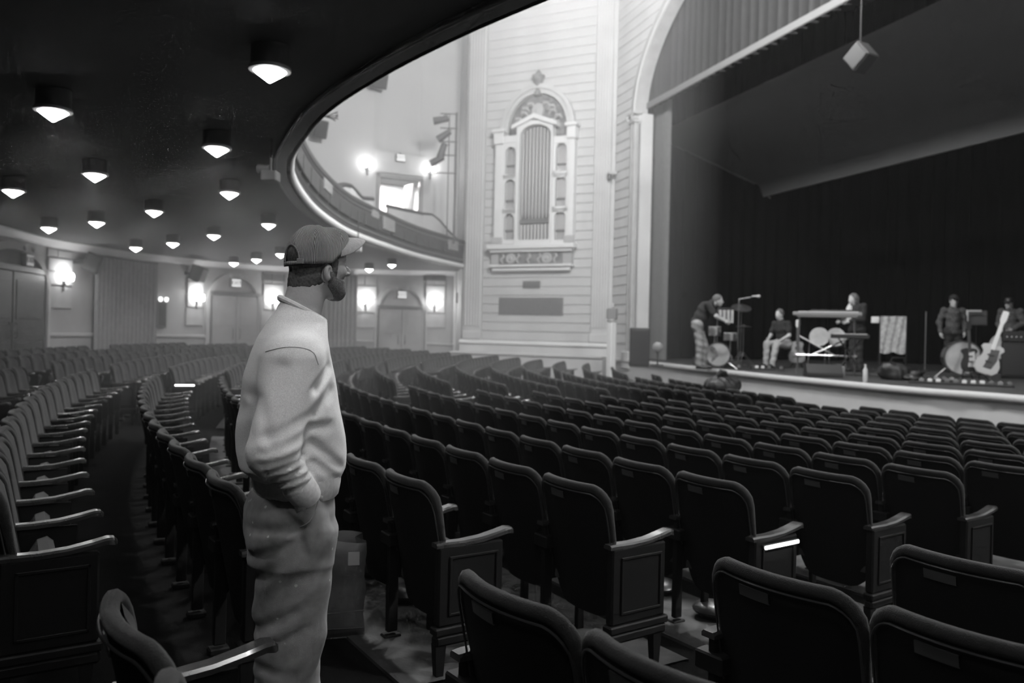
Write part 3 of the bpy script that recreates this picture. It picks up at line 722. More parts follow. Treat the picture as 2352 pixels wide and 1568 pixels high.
# big round arch with carved lunette
ax = (S(1150)+S(1316))/2; ar = (S(1318)-S(1148))/2; zA = Zo(303)
top = Zo(198) - zA
n = 22
ri = .80
o1 = [(ax - ar*math.cos(PI*i/n), zA + top*math.sin(PI*i/n)) for i in range(n+1)]
o2 = [(ax - ar*ri*math.cos(PI*i/n), zA + top*ri*math.sin(PI*i/n)) for i in range(n+1)]
o15 = [((a[0]+b[0])/2, (a[1]+b[1])/2) for a, b in zip(o1, o2)]
MB().sheet([[(x,0,z) for x,z in o1], [(x,-.24,z) for x,z in o1], [(x,-.26,z) for x,z in o15], [(x,-.20,z) for x,z in o15], [(x,-.22,z) for x,z in o2], [(x,-.02,z) for x,z in o2]]).build('arch_moulding', 'plaster', org, smooth=30)
lun = MB().prism(o2[::-1] + [(o2[0][0], Zo(345)), (o2[-1][0], Zo(345))], -.06, -.03).build('lunette', 'carving_dark', org)
sh = Matrix.Translation((ax,-.08,zA+top*.42)) @ Matrix.Rotation(PI/2,4,'X')
MB().lathe([(.02,.0),(.20,.0),(.26,.05),(.24,.10),(.15,.09),(.05,.14),(.005,.15)], 18, sh @ Matrix.Diagonal((.9,1.1,1,1))).build('shield', 'carving_light', lun, smooth=True)
for sx in (-1, 1):
    for k in range(5):
        a = PI/2 - sx*(.38+.24*k); r = ar*ri*(.72 if k % 2 else .60); q = Vector((ax + r*math.cos(a), -.09, zA + top*ri*.9*math.sin(a)*.86))
        MB().tube([q+Vector((-.13*sx,.02,-.10)), q+Vector((-.03*sx,-.03,.02)), q+Vector((.10*sx,-.03,.02)), q+Vector((.16*sx,.02,-.08))], [.03,.07,.06,.02], 7).build('scroll', 'carving_light', lun, smooth=True)
# central bay: arched opening with gable, tall pipes and a row of short pipes
zsp = Zo(318)
cx0, cx1 = S(1197), S(1268)
MB().bbox(cx0-.02, cx1+.02, -.06, -.035, zSill, zTopC+.05, .004).build('pipe_chamber', 'organ_back', org)
mbx = arched_panel(cL, cR, Zo(562), Zo(283), cx0, cx1, zSill, zsp, -.36, -.05, rise=zTopC-zsp); mbx.build('central_frame', 'trim_white', org, smooth=25)
gx = (cL+cR)/2
MB().prism([(cL-.16,Zo(300)),(cL-.16,Zo(291)),(gx,Zo(268)),(cR+.16,Zo(291)),(cR+.16,Zo(300)),(gx,Zo(279))], -.46, -.05).build('gable', 'trim_white', org)
N = 9; pw = (cx1-cx0)/N
for k in range(N):
    x = cx0 + pw*(k+.5); e = abs(x-(cx0+cx1)/2)/((cx1-cx0)/2); ztop = zsp + (zTopC-zsp)*math.sqrt(max(0, 1-e*e)) - .05
    pp = MB().lathe([(pw*.20, zSill+.78-.10*(1-e)), (pw*.43, zSill+1.0-.10*(1-e)), (pw*.43, ztop-.03), (pw*.36, ztop)], 10, Matrix.Translation((x,-.16,0))).build('organ_pipe', 'pipe', org, smooth=True)
    MB().lathe([(pw*.44, zSill), (pw*.44, zSill+.52), (pw*.36, zSill+.54)], 10, Matrix.Translation((x,-.19,0))).build('short_pipe', 'pipe', org, smooth=True)
MB().bbox(cx0, cx1, -.22, -.05, zSill+.56, zSill+.72, .02).build('pipe_band', 'organ_back', org)
# six small arched windows
for a, b, sgn in ((1157,1190,-1),(1272,1307,1)):
    for (t0, b0_) in (((343,406),(416,485),(494,553)) if sgn < 0 else ((334,402),(408,481),(488,553))):
        x0, x1 = S(a), S(b); i0, i1 = x0+.10, x1-.07; zt_, zb_ = Zo(t0, a), Zo(b0_, a); r = (i1-i0)/2
        win = MB().bbox(i0-.03, i1+.03, -.06, -.035, zb_, zt_, .004).build('window_back', 'organ_back', org)
        arched_panel(x0, x1, zb_-.14, zt_+.16, i0, i1, zb_, zt_-r, -.28, -.05).build('window_frame', 'trim_white', org, smooth=25)
        m_ = 5; w_ = (i1-i0)/m_
        for k in range(m_):
            x = i0 + w_*(k+.5); e = abs(x-(i0+i1)/2)/r
            MB().lathe([(w_*.42, zb_), (w_*.42, zt_-r+r*math.sqrt(max(0,1-e*e))-.06), (w_*.3, zt_-r+r*math.sqrt(max(0,1-e*e))-.03)], 8, Matrix.Translation((x,-.12,0))).build('organ_pipe', 'pipe', win, smooth=True)
        MB().bbox(i0, i1, -.18, -.1, zb_+.28, zb_+.36, .01).build('pipe_band', 'organ_back', win)
    x0, x1 = S(a), S(b); MB().bbox(x0, x1, -.30, -.05, Zo(335,a), Zo(318,a), .02).build('bay_cornice', 'trim_white', org)
MB().lathe([(.14,-.12),(.14,.02),(.09,.06),(.10,.18),(.15,.34),(.19,.46),(.22,.52),(.22,.58),(.12,.62),(.10,.68),(.04,.74),(.0,.78)], 14, Matrix.Translation((ax,-.15,Zo(206)-.16))).build('urn_finial', 'carving_dark', org, smooth=True)
# plain vents below
o = thing('vent_grille', 'small square grey vent under the organ case', 'vent', (W1.x,W1.y,0), rot_of(DO), 'wall vents')
MB().bbox(S(1203), S(1243), -.06, -.02, Zo(662), Zo(645), .008).build('frame', 'grille', o)
for k in range(5):
    z = Zo(662)+.03+k*.045; MB().box(S(1205), S(1241), -.075, -.055, z, z+.02).build('slat', 'organ_back', o)
o = thing('vent_grille', 'wide mottled grey grille low on the organ wall', 'vent', (W1.x,W1.y,0), rot_of(DO), 'wall vents')
MB().bbox(S(1149), S(1297), -.06, -.02, Zo(724), Zo(683), .01).build('frame', 'grille', o)
for k in range(12):
    z = Zo(724)+.05+k*.047; MB().box(S(1151), S(1295), -.075, -.055, z, z+.022).build('slat', 'grille', o)

# ================================================================ proscenium
PW = W2
def pp(px, py): return on_plane(px, py, PW, D)
tJ, _ = pp(1462, 500); tA, zA_ = pp(1548, 0); _, ZSP = pp(1462, 262)
TC = tJ + 9.3; WD = 9.3
RISE = (zA_-ZSP)/math.sqrt(1-((TC-tA)/WD)**2)
def arch_t(z): return tJ if z <= ZSP else (TC - WD*math.sqrt(max(0, 1-((z-ZSP)/RISE)**2)))
wp = link('wall_proscenium', None, None, 'pale coursed wall around the tall stage arch', None, None, 'structure', (PW.x, PW.y, 0), rot_of(D))
n = 40
left = [(0,-1.2),(0,CEIL_Z)]
arc = [(TC - WD*math.cos(PI*i/n), ZSP + RISE*math.sin(PI*i/n)) for i in range(n+1)]
mb = MB()
mb.add([(0,0,-1.2),(tJ,0,-1.2),(tJ,0,ZSP),(0,0,ZSP)], [(0,1,2,3)])
ztop_ = max(CEIL_Z, ZSP+RISE+.3)
rowa = [(x,0,z) for x,z in arc]; rowb = [(x if 0 < i < n else (0 if i == 0 else 2*TC), 0, ztop_) for i,(x,z) in enumerate(arc)]
mb.sheet([rowa, rowb]); mb.add([(0,0,ZSP),(tJ,0,ZSP),(0,0,ztop_)], [(0,1,2)])
mb.add([(2*TC-tJ,0,-1.2),(2*TC+6,0,-1.2),(2*TC+6,0,ztop_),(2*TC-tJ,0,ztop_)], [(0,1,2,3)])
mb.build('backing', 'plaster', wp)
for i in range(nC):
    z = ZPL + i*CRS; w_ = arch_t(z+CRS) - .42 if z+CRS > ZSP else tJ - .42
    w_ = min(w_, arch_t(z) - .42)
    if z < ZSP+RISE-.2 and w_ > .1:
        MB().bbox(.02, w_, -.03, 0, z+.015, z+CRS-.015, .012).build('plaster_course', 'plaster', wp)
# arch band: flat moulding with a bead, springing from a capital, and the jamb column below it
def band(off0, off1, y0, y1, name, m, par):
    a = [(TC - (WD+off1)*math.cos(PI*i/n), ZSP + (RISE+off1)*math.sin(PI*i/n)) for i in range(n+1)]
    b = [(TC - (WD+off0)*math.cos(PI*i/n), ZSP + (RISE+off0)*math.sin(PI*i/n)) for i in range(n+1)]
    MB().sheet([[(x,0,z) for x,z in a], [(x,y0,z) for x,z in a], [(x,y1,z) for x,z in b], [(x,.3,z) for x,z in b]]).build(name, m, par, smooth=30)
band(.10, .36, -.10, -.12, 'arch_band', 'stone_block', wp)
band(.06, .10, -.15, -.15, 'arch_bead', 'plaster', wp); band(.0, .06, -.10, -.10, 'arch_lip', 'stone_block', wp)
zP0 = ZST + .25
MB().bbox(tJ-.36, tJ-.22, -.12, 0, zP0, ZSP-.3, .02).bbox(tJ-.08, tJ, -.14, .1, zP0, ZSP-.3, .02).build('jamb_column', 'stone_block', wp)
MB().bbox(tJ-.22, tJ-.08, -.07, 0, zP0, ZSP-.3, .01).build('jamb_strip', 'fascia_panel', wp)
k = 0; z = zP0+.3
while z < ZSP-.8:
    MB().lathe([(.01,-.02),(.05,-.02),(.055,.0),(.02,.03)], 8, Matrix.Translation((tJ-.15,-.07,z)) @ Matrix.Rotation(PI/2,4,'X') @ Matrix.Diagonal((1,2,1,1))).build('rosette', 'carving_dark', wp, smooth=True); z += .55
MB().bbox(tJ-.40, tJ+.03, -.18, .1, ZSP-.30, ZSP-.22, .02).bbox(tJ-.36, tJ-.01, -.14, .1, ZSP-.22, ZSP-.05, .05).bbox(tJ-.44, tJ+.06, -.22, .1, ZSP-.05, ZSP+.05, .02).build('jamb_capital', 'carving_light', wp)
for x in (tJ-.36, tJ-.04): MB().tube([(x,-.16,ZSP-.06),(x,-.24,ZSP-.12),(x,-.2,ZSP-.2),(x,-.14,ZSP-.16)], .035, 6).build('volute', 'carving_light', wp, smooth=True)
MB().bbox(tJ-.48, tJ+.05, -.2, .1, ZST-.3, zP0, .02).build('jamb_base', 'plaster', wp)
# jamb reveal, turning upstage
MB().sheet([[(tJ,0,-1),(tJ,.5,-1)],[(tJ,0,ZSP),(tJ,.5,ZSP)]]).build('jamb_reveal', 'plaster', wp)

# ---------------------------------------------------------------- stage drapes
def su(up, t): return PW + U*up + D*t
_, ZVB = on_plane(1468, 268, su(.55, 0), D)
va = thing('valance_curtain', 'tall pleated valance hanging in the stage arch', 'curtain', (su(.55,tJ-.3).x, su(.55,tJ-.3).y, 0), rot_of(D))
Lv = 19.0; rows = [[], []]; ph = 0; rnd = random.Random(3)
N = int(Lv/.36*8)
for i in range(N+1):
    x = Lv*i/N; ph += PI/4*(1+rnd.uniform(-.3,.3)); y = .21*math.sin(ph)
    rows[0].append((x, y, ZVB+.10)); rows[1].append((x, y*.8, ZSP+RISE+.5))
mb = MB(); mb.sheet(rows); mb.build('pleated_cloth', 'drape_valance', va, smooth=80)
MB().bbox(-.05, Lv, -.30, -.24, ZVB-.06, ZVB+.14, .02).build('hem_band', 'valance_band', va)
a = su(.75, tJ-.4); b = su(.75, tJ+.55)
leg = thing('stage_curtain', 'grey pleated side curtain hanging beside the stage arch', 'curtain', (a.x, a.y, 0), rot_of(D)); rows = [[], []]
for i in range(41):
    x = 1.0*i/40; y = .07*math.sin(i*1.6); rows[0].append((x, y, ZST+.02)); rows[1].append((x, y, ZVB+.6))
mb = MB(); mb.sheet(rows); mb.build('pleated_cloth', 'drape_leg', leg, smooth=80)
# ceiling panel of the stage shell: slopes down upstage, its lower lip bends to face the house
def on_up(px, py, up): s_, z = on_plane(px, py, su(up, 0), D); q = su(up, s_); return Vector((q.x, q.y, z)), s_
c0, s0 = on_up(1752, 452, 5.0); c1, s1 = on_up(1520, 318, 1.1)
pnl = thing('stage_ceiling_panel', 'large grey panel sloping down over the stage with a pale lower edge', 'ceiling panel', (c0.x, c0.y, c0.z), rot_of(D))
def lp(up, s_, z): return (s_-s0, up-5.0, z-c0.z)          # local x along the arch, y upstage
SL = 21.0; rows = []
def prof_(u_):                                             # u_ 0 at the house side, 1 at the lip
    up = 1.1 + (4.72-1.1)*u_; return up, c1.z + (c0.z+.42-c1.z)*u_, s1 + (s0-s1)*u_
for u_ in (0, .25, .5, .75, 1): up, z, s_ = prof_(u_); rows.append([lp(up, s_, z), lp(up, s0+SL, z)])
for a_, b_ in ((4.82,.36),(4.89,.27),(4.94,.16),(4.98,.06),(5.0,0)): rows.append([lp(a_, s0, c0.z+b_), lp(a_, s0+SL, c0.z+b_)])
rows.append([lp(5.06, s0, c0.z), lp(5.06, s0+SL, c0.z)]); rows.append([lp(5.06, s0, c0.z+.5), lp(5.06, s0+SL, c0.z+.5)])
rows.append([lp(1.1, s1, c1.z+.25), lp(1.1, s0+SL, c1.z+.25)])
mb = MB(); mb.sheet(rows); mb.build('panel', 'panel_grey', pnl, smooth=35)
MB().tube([lp(4.9, s0-.03, c0.z+.32), lp(5.12, s0+.25, c0.z-.08)], .02, 6).tube([lp(1.1, s1-.04, c1.z+.02), lp(4.7, s0-.04, c0.z+.44)], .04, 6).build('edge_pipe', 'fixture', pnl)
# black speaker hung point-down in front of the panel
q = at(1974, 131, 14.5)
o = thing('hanging_speaker', 'black square speaker hung on its corner high over the stage', 'speaker', q, rot_of(D)+.2)
R45 = Matrix.Rotation(PI/4+.1, 4, 'Y')
MB().bbox(-.20,.20,-.12,.2,-.20,.20,.02,M=R45).build('cabinet','speaker_black',o); MB().bbox(-.17,.17,-.135,-.118,-.17,.17,.004,M=R45).build('grille','black_metal',o)
MB().tube([(0,.02,.26),(0,.02,3.0)], .012, 6).build('cable','black_metal',o)
# white post at the stage corner with a small box on top
e0 = at_z(1417, 826, ZST); e0 = Vector((e0.x, e0.y))
e1 = e0 + Vector((-.25, -.55))
zb = zf(e1.x, e1.y); zt = at(1417, 738, e1.y).z
o = thing('white_post', 'white square post standing at the far corner of the stage', 'post', (e1.x, e1.y, zb), rot_of(D)+.3)
MB().bbox(-.10,.10,-.10,.10,0,zt-zb,.015).build('shaft','trim_white',o); MB().bbox(-.13,.13,-.13,.13,zt-zb,zt-zb+.05,.015).build('cap','trim_white',o)
o = thing('loudspeaker', 'small grey speaker standing on the white post', 'speaker', (e1.x, e1.y, zt+.05), rot_of(D)-.6)
MB().bbox(-.13,.13,-.13,.15,0,.34,.02).build('cabinet','grey_box',o); MB().bbox(-.11,.11,-.145,-.128,.03,.31,.004).build('grille','speaker_box',o)
MB().lathe([(.02,0),(.05,.02),(.05,.10),(.02,.13)],10,Matrix.Translation((-.12,0,.36))).build('small_lamp','lamp_ring',o,smooth=True)
q, tt = pp(1418, 400); b0 = PW + D*q
o = thing('wall_lamp', 'small lamp on a bracket beside the stage arch', 'lamp', (b0.x, b0.y, tt), rot_of(D))
MB().bbox(-.05,.10,-.34,-.06,-.03,.06,.012).build('bracket','lamp_ring',o); MB().lathe([(.04,-.16),(.08,-.12),(.07,.02),(.03,.05)],10,Matrix.Translation((-.04,-.26,-.05))).build('lamp_head','fixture',o,smooth=True)

# ================================================================ house lights: bowls hanging high over the seats, outside the frame
for k, (x, y, hz_, pw_) in enumerate(HOUSE):
    o = thing('house_light', 'bowl pendant %s high over the auditorium' % ('added over the near seats','over the middle seats','over the front seats','before the organ')[k], 'lamp', (x, y, hz_), 0, 'house pendants')
    MB().lathe([(.55,.30),(.56,.26),(.50,.10),(.34,-.02),(.10,-.08),(.10,-.05),(.32,.01),(.47,.12),(.53,.27)], 24, cap=False).build('bowl', 'lamp_ring', o, smooth=True)
    MB().tube([(0,0,.28),(0,0,CEIL_Z-hz_)], .02, 8).tube([(-.54,0,.28),(0,0,.45),(.54,0,.28)], .012, 6).build('stem', 'fixture', o)
    L = bpy.data.lights.new('house_lamp', 'POINT'); L.energy = pw_; L.shadow_soft_size = .35
    lo = link('house_lamp', L, o); lo.location = (0, 0, -.6)
# ================================================================ theatre seats
# local frame of a seat: x forward (to the stage), y to the sitter's left (the far side), z up
CW = .519
def back_x(y, z): return -.035 + .95*y*y - .20*(z-.55)             # plan curve and rake
def half_w(z):
    hw = .243
    if z > .755: hw = .243 - .085 + .085*math.sqrt(max(0, 1-((z-.755)/.085)**2))
    if z < .46:  hw = .243 - .125*(1-math.sqrt(max(0, 1-((.46-z)/.235)**2)))
    return max(hw, .05)
def shell():
    zs = [.225,.235,.26,.30,.36,.44,.54,.64,.72,.765,.80,.822,.834,.838]; mb = MB(); fr, bk = [], []
    for z in zs:
        h = half_w(z); r0, r1 = [], []
        for j in range(9):
            y = h*(-1 + 2*j/8); x = back_x(y, z); r0.append((x, y, z)); r1.append((x+.022, y, z))
        bk.append(r0); fr.append(r1)
    mb.sheet([r[::-1] for r in bk]); mb.sheet(fr)
    rim_b = [r[0] for r in bk] + bk[-1][1:-1] + [r[-1] for r in bk[::-1]] + bk[0][-2:0:-1]
    rim_f = [r[0] for r in fr] + fr[-1][1:-1] + [r[-1] for r in fr[::-1]] + fr[0][-2:0:-1]
    mb.sheet([rim_b, rim_f], closed=True); return mb
def rim_line(z0, dz=0., dx=0., shrink=0.):
    zs = [z0 + (.838-z0)*t for t in (0,.2,.4,.6,.75,.85,.92,.96,.985,1)]
    L_ = [(back_x(half_w(z)-shrink, z)+dx, half_w(z)-shrink, z+dz) for z in zs]
    h = half_w(.838)
    mid = [(back_x(y, .838)+dx, y, .838+dz) for y in np.linspace(h-shrink, -h+shrink, 9)[1:-1]]
    return L_ + mid + [(x, -y, z) for x, y, z in L_[::-1]]
def cushion():                                                       # padded front face and the fat rolled edge
    mb = MB(); rows = []
    for z in (.40,.44,.52,.62,.72,.79,.825,.84):
        h = half_w(min(z, .83))-.012; rows.append([(back_x(y, z)+.022+.040*(1-(y/h)**4)*(1 if .43 < z < .81 else .5), y, z) for y in np.linspace(-h, h, 9)])
    mb.sheet(rows)
    pts = rim_line(.46, .002, .014, .004); n = len(pts)
    rs = [.010 + .011*min(1, max(0, (p[2]-.52)/.24)) for p in pts]
    mb.tube(pts, rs, 8); return mb
def seat_pad():                                                      # tipped-up seat
    mb = MB(); rows = []; A = math.radians(79)
    prof = [(0,-.035),(.04,-.045),(.30,-.045),(.40,-.03),(.43,.0),(.40,.032),(.30,.045),(.06,.04),(0,.03)]
    for y in (-.225,-.20,-.1,0,.1,.20,.225):
        k = 1 if abs(y) < .21 else .8; rows.append([(.070 + l*math.cos(A)*k - h*math.sin(A)*k, y, -0 + .315 + .56*l*math.sin(A)*k + h*math.cos(A)*k) for l, h in prof])
    mb.sheet(rows, closed=True); mb.add(rows[0], [tuple(range(9))]); mb.add(rows[-1], [tuple(range(9))[::-1]]); return mb
def arm(y):
    mb = MB(); rows = []
    for x, z, w_, h in ((-.03,.600,.026,.026),(.0,.602,.028,.028),(.10,.600,.028,.028),(.20,.606,.030,.028),(.28,.620,.032,.028),(.335,.632,.032,.03),(.36,.630,.026,.035),(.372,.618,.016,.02)):
        rows.append([(x, y-w_, z-h*.8), (x, y-w_, z-.008), (x, y-w_*.72, z), (x, y+w_*.72, z), (x, y+w_, z-.008), (x, y+w_, z-h*.8)])
    mb.sheet(rows, closed=True); mb.add(rows[0], [tuple(range(6))]); mb.add(rows[-1], [tuple(range(6))[::-1]]); return mb
def standard(y):
    mb = MB(); mb.bbox(-.01,.045,y-.016,y+.016,.04,.585,.005); mb.bbox(.045,.27,y-.010,y+.010,.30,.575,.004)
    mb.bbox(.215,.26,y-.014,y+.014,.0,.32,.005); mb.bbox(-.03,.06,y-.03,y+.03,0,.03,.006); mb.bbox(-.03,.03,y-.055,y+.055,.47,.53,.006); return mb
def end_panel(y):
    mb = MB(); mb.bbox(-.02,.31,y-.028,y+.018,.235,.582,.008); return mb
def end_frame(y):
    mb = MB()
    mb.bbox(-.035,.325,y-.040,y+.02,.20,.235,.006).bbox(-.03,.32,y-.034,y+.018,.15,.20,.012)
    mb.bbox(.03,.28,y-.036,y-.028,.28,.292,.002).bbox(.03,.28,y-.036,y-.028,.528,.54,.002).bbox(.03,.042,y-.036,y-.028,.28,.54,.002).bbox(.268,.28,y-.036,y-.028,.28,.54,.002)
    return mb
def end_leg(y, x):
    mb = MB(); mb.add([(x-.026,y-.025,.16),(x+.026,y-.025,.16),(x+.026,y+.018,.16),(x-.026,y+.018,.16),(x-.016,y-.02,0),(x+.016,y-.02,0),(x+.016,y+.012,0),(x-.016,y+.012,0)], [(0,1,2,3),(7,6,5,4),(4,5,1,0),(5,6,2,1),(6,7,3,2),(7,4,0,3)])
    return mb
def plate_mb():
    mb = MB(); rows = []
    for z in (.768, .800): rows.append([(back_x(y, z)-.006, y, z) for y in np.linspace(.0, .11, 6)])
    rows2 = [[(x+.007, y, z) for x, y, z in r] for r in rows]
    mb.sheet([r[::-1] for r in rows]); mb.sheet([rows[0], rows2[0]]); mb.sheet([rows2[1], rows[1]]); return mb
HY = CW/2
PARTS = [('back_panel', shell(), 'seat_shell', 35), ('back_cushion', cushion(), 'seat_fabric', 50), ('edge_trim', MB().tube(rim_line(.46, -.020, -.008, .0), .0034, 5), 'seat_trim', True),
         ('seat', seat_pad(), 'seat_fabric', 40), ('armrest', arm(HY), 'arm_wood', 35), ('standard', standard(HY), 'seat_metal', False), ('number_plate', plate_mb(), 'plate', False)]
ENDN = [('armrest', arm(-HY), 'arm_wood', 35), ('end_panel', end_panel(-HY), 'seat_shell', False), ('end_moulding', end_frame(-HY), 'seat_metal', False), ('leg', end_leg(-HY, .0), 'seat_metal', False), ('leg', end_leg(-HY, .27), 'seat_metal', False)]
def to_mesh(lst): return [(n, mb.mesh(n, m, s), m) for n, mb, m, s in lst]
PM, EN = to_mesh(PARTS), to_mesh(ENDN)
def joined(lst, name):
    mats = sorted({m for _, _, m, _ in lst}); mb = MB()
    for n, b_, m, s in lst: mb.join(b_, mi=mats.index(m))
    return mb.mesh(name, mats, 45)
WHOLE, WHOLE_N = joined(PARTS, 'theatre_seat'), joined(PARTS+ENDN, 'theatre_seat')
AL_BODY = MB().bbox(.02,.30,-HY-.045,-HY-.028,.545,.562,.003).mesh('aisle_light', 'black_metal')
AL_STRIP = MB().bbox(.03,.29,-HY-.052,-HY-.043,.542,.558,.002).mesh('light_strip', 'aisle_light')

rowR = {'Z4':33.65,'Z3':32.85,'Z2':32.05,'Z1':31.25,'Z0':30.43,'A':29.65,'B':28.94,'C':28.16,'D':27.29,'E':26.46,'F':25.61,'G':24.80,'H':24.0,'I':23.2,'J':22.4,'K':21.6,'L':20.8}
rowA = {'Z4':3.684,'Z3':3.690,'Z2':3.697,'Z1':3.7015,'Z0':3.7085,'A':3.7140,'B':3.7246,'C':3.7298,'D':3.7326,'E':3.7356,'F':3.7394,'G':3.744,'H':3.748,'I':3.752,'J':3.757,'K':3.762,'L':3.767}
ORD = ['first','second','third','fourth','fifth','sixth','seventh','eighth','ninth','tenth','eleventh','twelfth','thirteenth','fourteenth','fifteenth','sixteenth','seventeenth','eighteenth','nineteenth','twentieth'] + [t_ + u_ for t_ in ('twenty-','thirty-') for u_ in ('first','second','third','fourth','fifth','sixth','seventh','eighth','ninth')]
order = list(rowR)[::-1]
chairs = []                                   # (x, y, z, heading, near_end?, label, row key, block, j)
def inside_wall(x, y):
    best = min(range(40, len(WALL)), key=lambda i: (WALL[i].x-x)**2 + (WALL[i].y-y)**2); a = WALL[max(best-1,0)]; b = WALL[min(best+1,len(WALL)-1)]
    t = (b-a).normalized(); return (Vector((x,y))-WALL[best]).dot(Vector((t.y,-t.x))) > .75
for key in order:
    R = rowR[key]; st = CW/R; rank = order.index(key)
    a_end = rowA[key] + .24/R
    am = math.radians(198.2 - .36*(R-27.1))                     # the middle aisle runs askew to the rows
    for blk, a_hi, a_lo in (('front', a_end, am + .46/R + .26/R), ('centre', am - .46/R - .26/R, math.radians(184.6)), ('far', math.radians(182.2), math.radians(160))):
        j = 0; a = a_hi
        while a > a_lo:
            p = polar(R, a); ok = inside_wall(p.x, p.y) if p.x < 3 else True
            # clear of the stage, of the organ wall and its ledge
            dorg = (p-W1).dot(Vector((-DO.y, DO.x)))
            if ok and dorg < -1.6 and min((p-e_).length for e_ in EDGE) > 1.15:
                chairs.append((p.x, p.y, zf(p.x, p.y), a+PI, j == 0, 'dark upholstered folding seat, %s from the aisle, %s block, %s row from the stage' % (ORD[min(j,36)], {'front':'nearer','centre':'middle','far':'far'}[blk], ORD[rank]), key, blk, j))
            a -= st; j += 1
for R, a0, n_, nm in ((31.04, 215.5, 2, 'backmost'), (30.2, 215.9, 3, 'third'), (29.4, 216.35, 3, 'second'), (28.65, 216.7, 3, 'foremost')):
    for j in range(n_):
        a = math.radians(a0) + .24/R + j*CW/R; p = polar(R, a)
        chairs.append((p.x, p.y, zf(p.x, p.y), a+PI, False, 'large dark seat in the foreground, %s row, %s seat from the aisle' % (nm, ORD[j]), 'N', 'near', j))
def vis(c):
    if c[1] < .6: return False
    x, y = to_px((c[0], c[1], c[2]+.8)); m_ = 260/c[1] + 60; return -m_ < x < 2352+m_ and y < 1568+500/c[1]+100
chairs = [c for c in chairs if vis(c)]
chairs.sort(key=lambda c: math.hypot(c[0], c[1]))
NPART, NIND = 130, 300
for i, (x, y, z, h, end, lab, key, blk, j) in enumerate(chairs[:NIND]):
    g = 'folding theatre seats in curved rows'
    if i < NPART or (end and (key, blk) == ('Z0', 'centre')):
        o = thing('theatre_seat', lab, 'seat', (x, y, z), h, g)
        for n_, me, m in PM: link(n_, me, o)
        if end:
            for n_, me, m in EN: link(n_, me, o)
        if end and (key, blk) in (('C','front'), ('Z0','centre')):
            al = link('aisle_light', AL_BODY, o, label='glowing aisle light strip under the armrest'); link('light_strip', AL_STRIP, al); al.location.z = .06 if key == 'Z0' else 0
    else:
        link('theatre_seat', WHOLE_N if end else WHOLE, None, lab, 'seat', g, None, (x, y, z), h)
if len(chairs) > NIND:
    mb = MB(); src = MB()
    mats = sorted({m for _, _, m, _ in PARTS})
    for n_, b_, m, s in PARTS: src.join(b_, mi=mats.index(m))
    for (x, y, z, h, *_r) in chairs[NIND:]: mb.join(src, Matrix.Translation((x, y, z)) @ Matrix.Rotation(h, 4, 'Z'))
    mb.build('distant_seats', mats, smooth=45, kind='stuff', label='hazy rows of distant dark folding seats', cat='seats')
# pale concrete treads under the rows (parts of the floor)
for key in order:
    R = rowR[key]
    am = math.radians(198.2 - .36*(R-27.1))
    for blk, hi, lo in (('front', rowA[key]+.55/R, am + .44/R), ('centre', am - .44/R, math.radians(184.2)), ('near', math.radians(235), math.radians(214.9)+.2/R)):
        if blk != 'near' and key[0] == 'Z': continue
        if blk == 'near' and key not in ('Z1','Z0','A','B','C'): continue
        R_ = R - (.62 if blk == 'near' else 0); n_ = 26; rows = []
        z = .0356*(R_-29.65)
        for rr, dz in ((R_-.46,-.02),(R_-.46,.014),(R_-.44,.018),(R_+.16,.018+.02),(R_+.18,.034),(R_+.18,-.02)):
            rows.append([(*polar(rr, lo+(hi-lo)*i/n_), z + .0356*(rr-R_) + dz - (.018 if dz > .02 else 0)) for i in range(n_+1)])
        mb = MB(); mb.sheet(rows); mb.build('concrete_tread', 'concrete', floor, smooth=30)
# mushroom air vents on the floor below the near seats
for k, (px, py, lab) in enumerate(((858,1312,'floor vent behind the paper bag'),(934,1368,'floor vent under the second seat from the aisle'),(1042,1426,'floor vent under the end seat right of the paper bag'),(1640,1386,'floor vent in the gap right of the large foreground seat'),(1512,1332,'floor vent beside the end panel at right of centre'),(1176,1262,'floor vent under the row behind the first end panel'))):
    q = at_z(px, py, .03); q.z = zf(q.x, q.y)+.012
    o = thing('floor_vent', lab, 'vent', q, 0, 'mushroom floor vents')
    MB().lathe([(.075,0),(.075,.045)], 18).build('stem', 'black_metal', o, smooth=True); MB().lathe([(.03,.05),(.115,.042),(.120,.055),(.105,.075),(.06,.088),(.002,.092)], 20).build('cap', 'black_metal', o, smooth=True)
# dark jacket lying over a front-row seat
q = at(1690, 905, 15.6)
c = min(chairs, key=lambda c: (c[0]-q.x)**2 + (c[1]-q.y)**2); topz = c[2]+.84
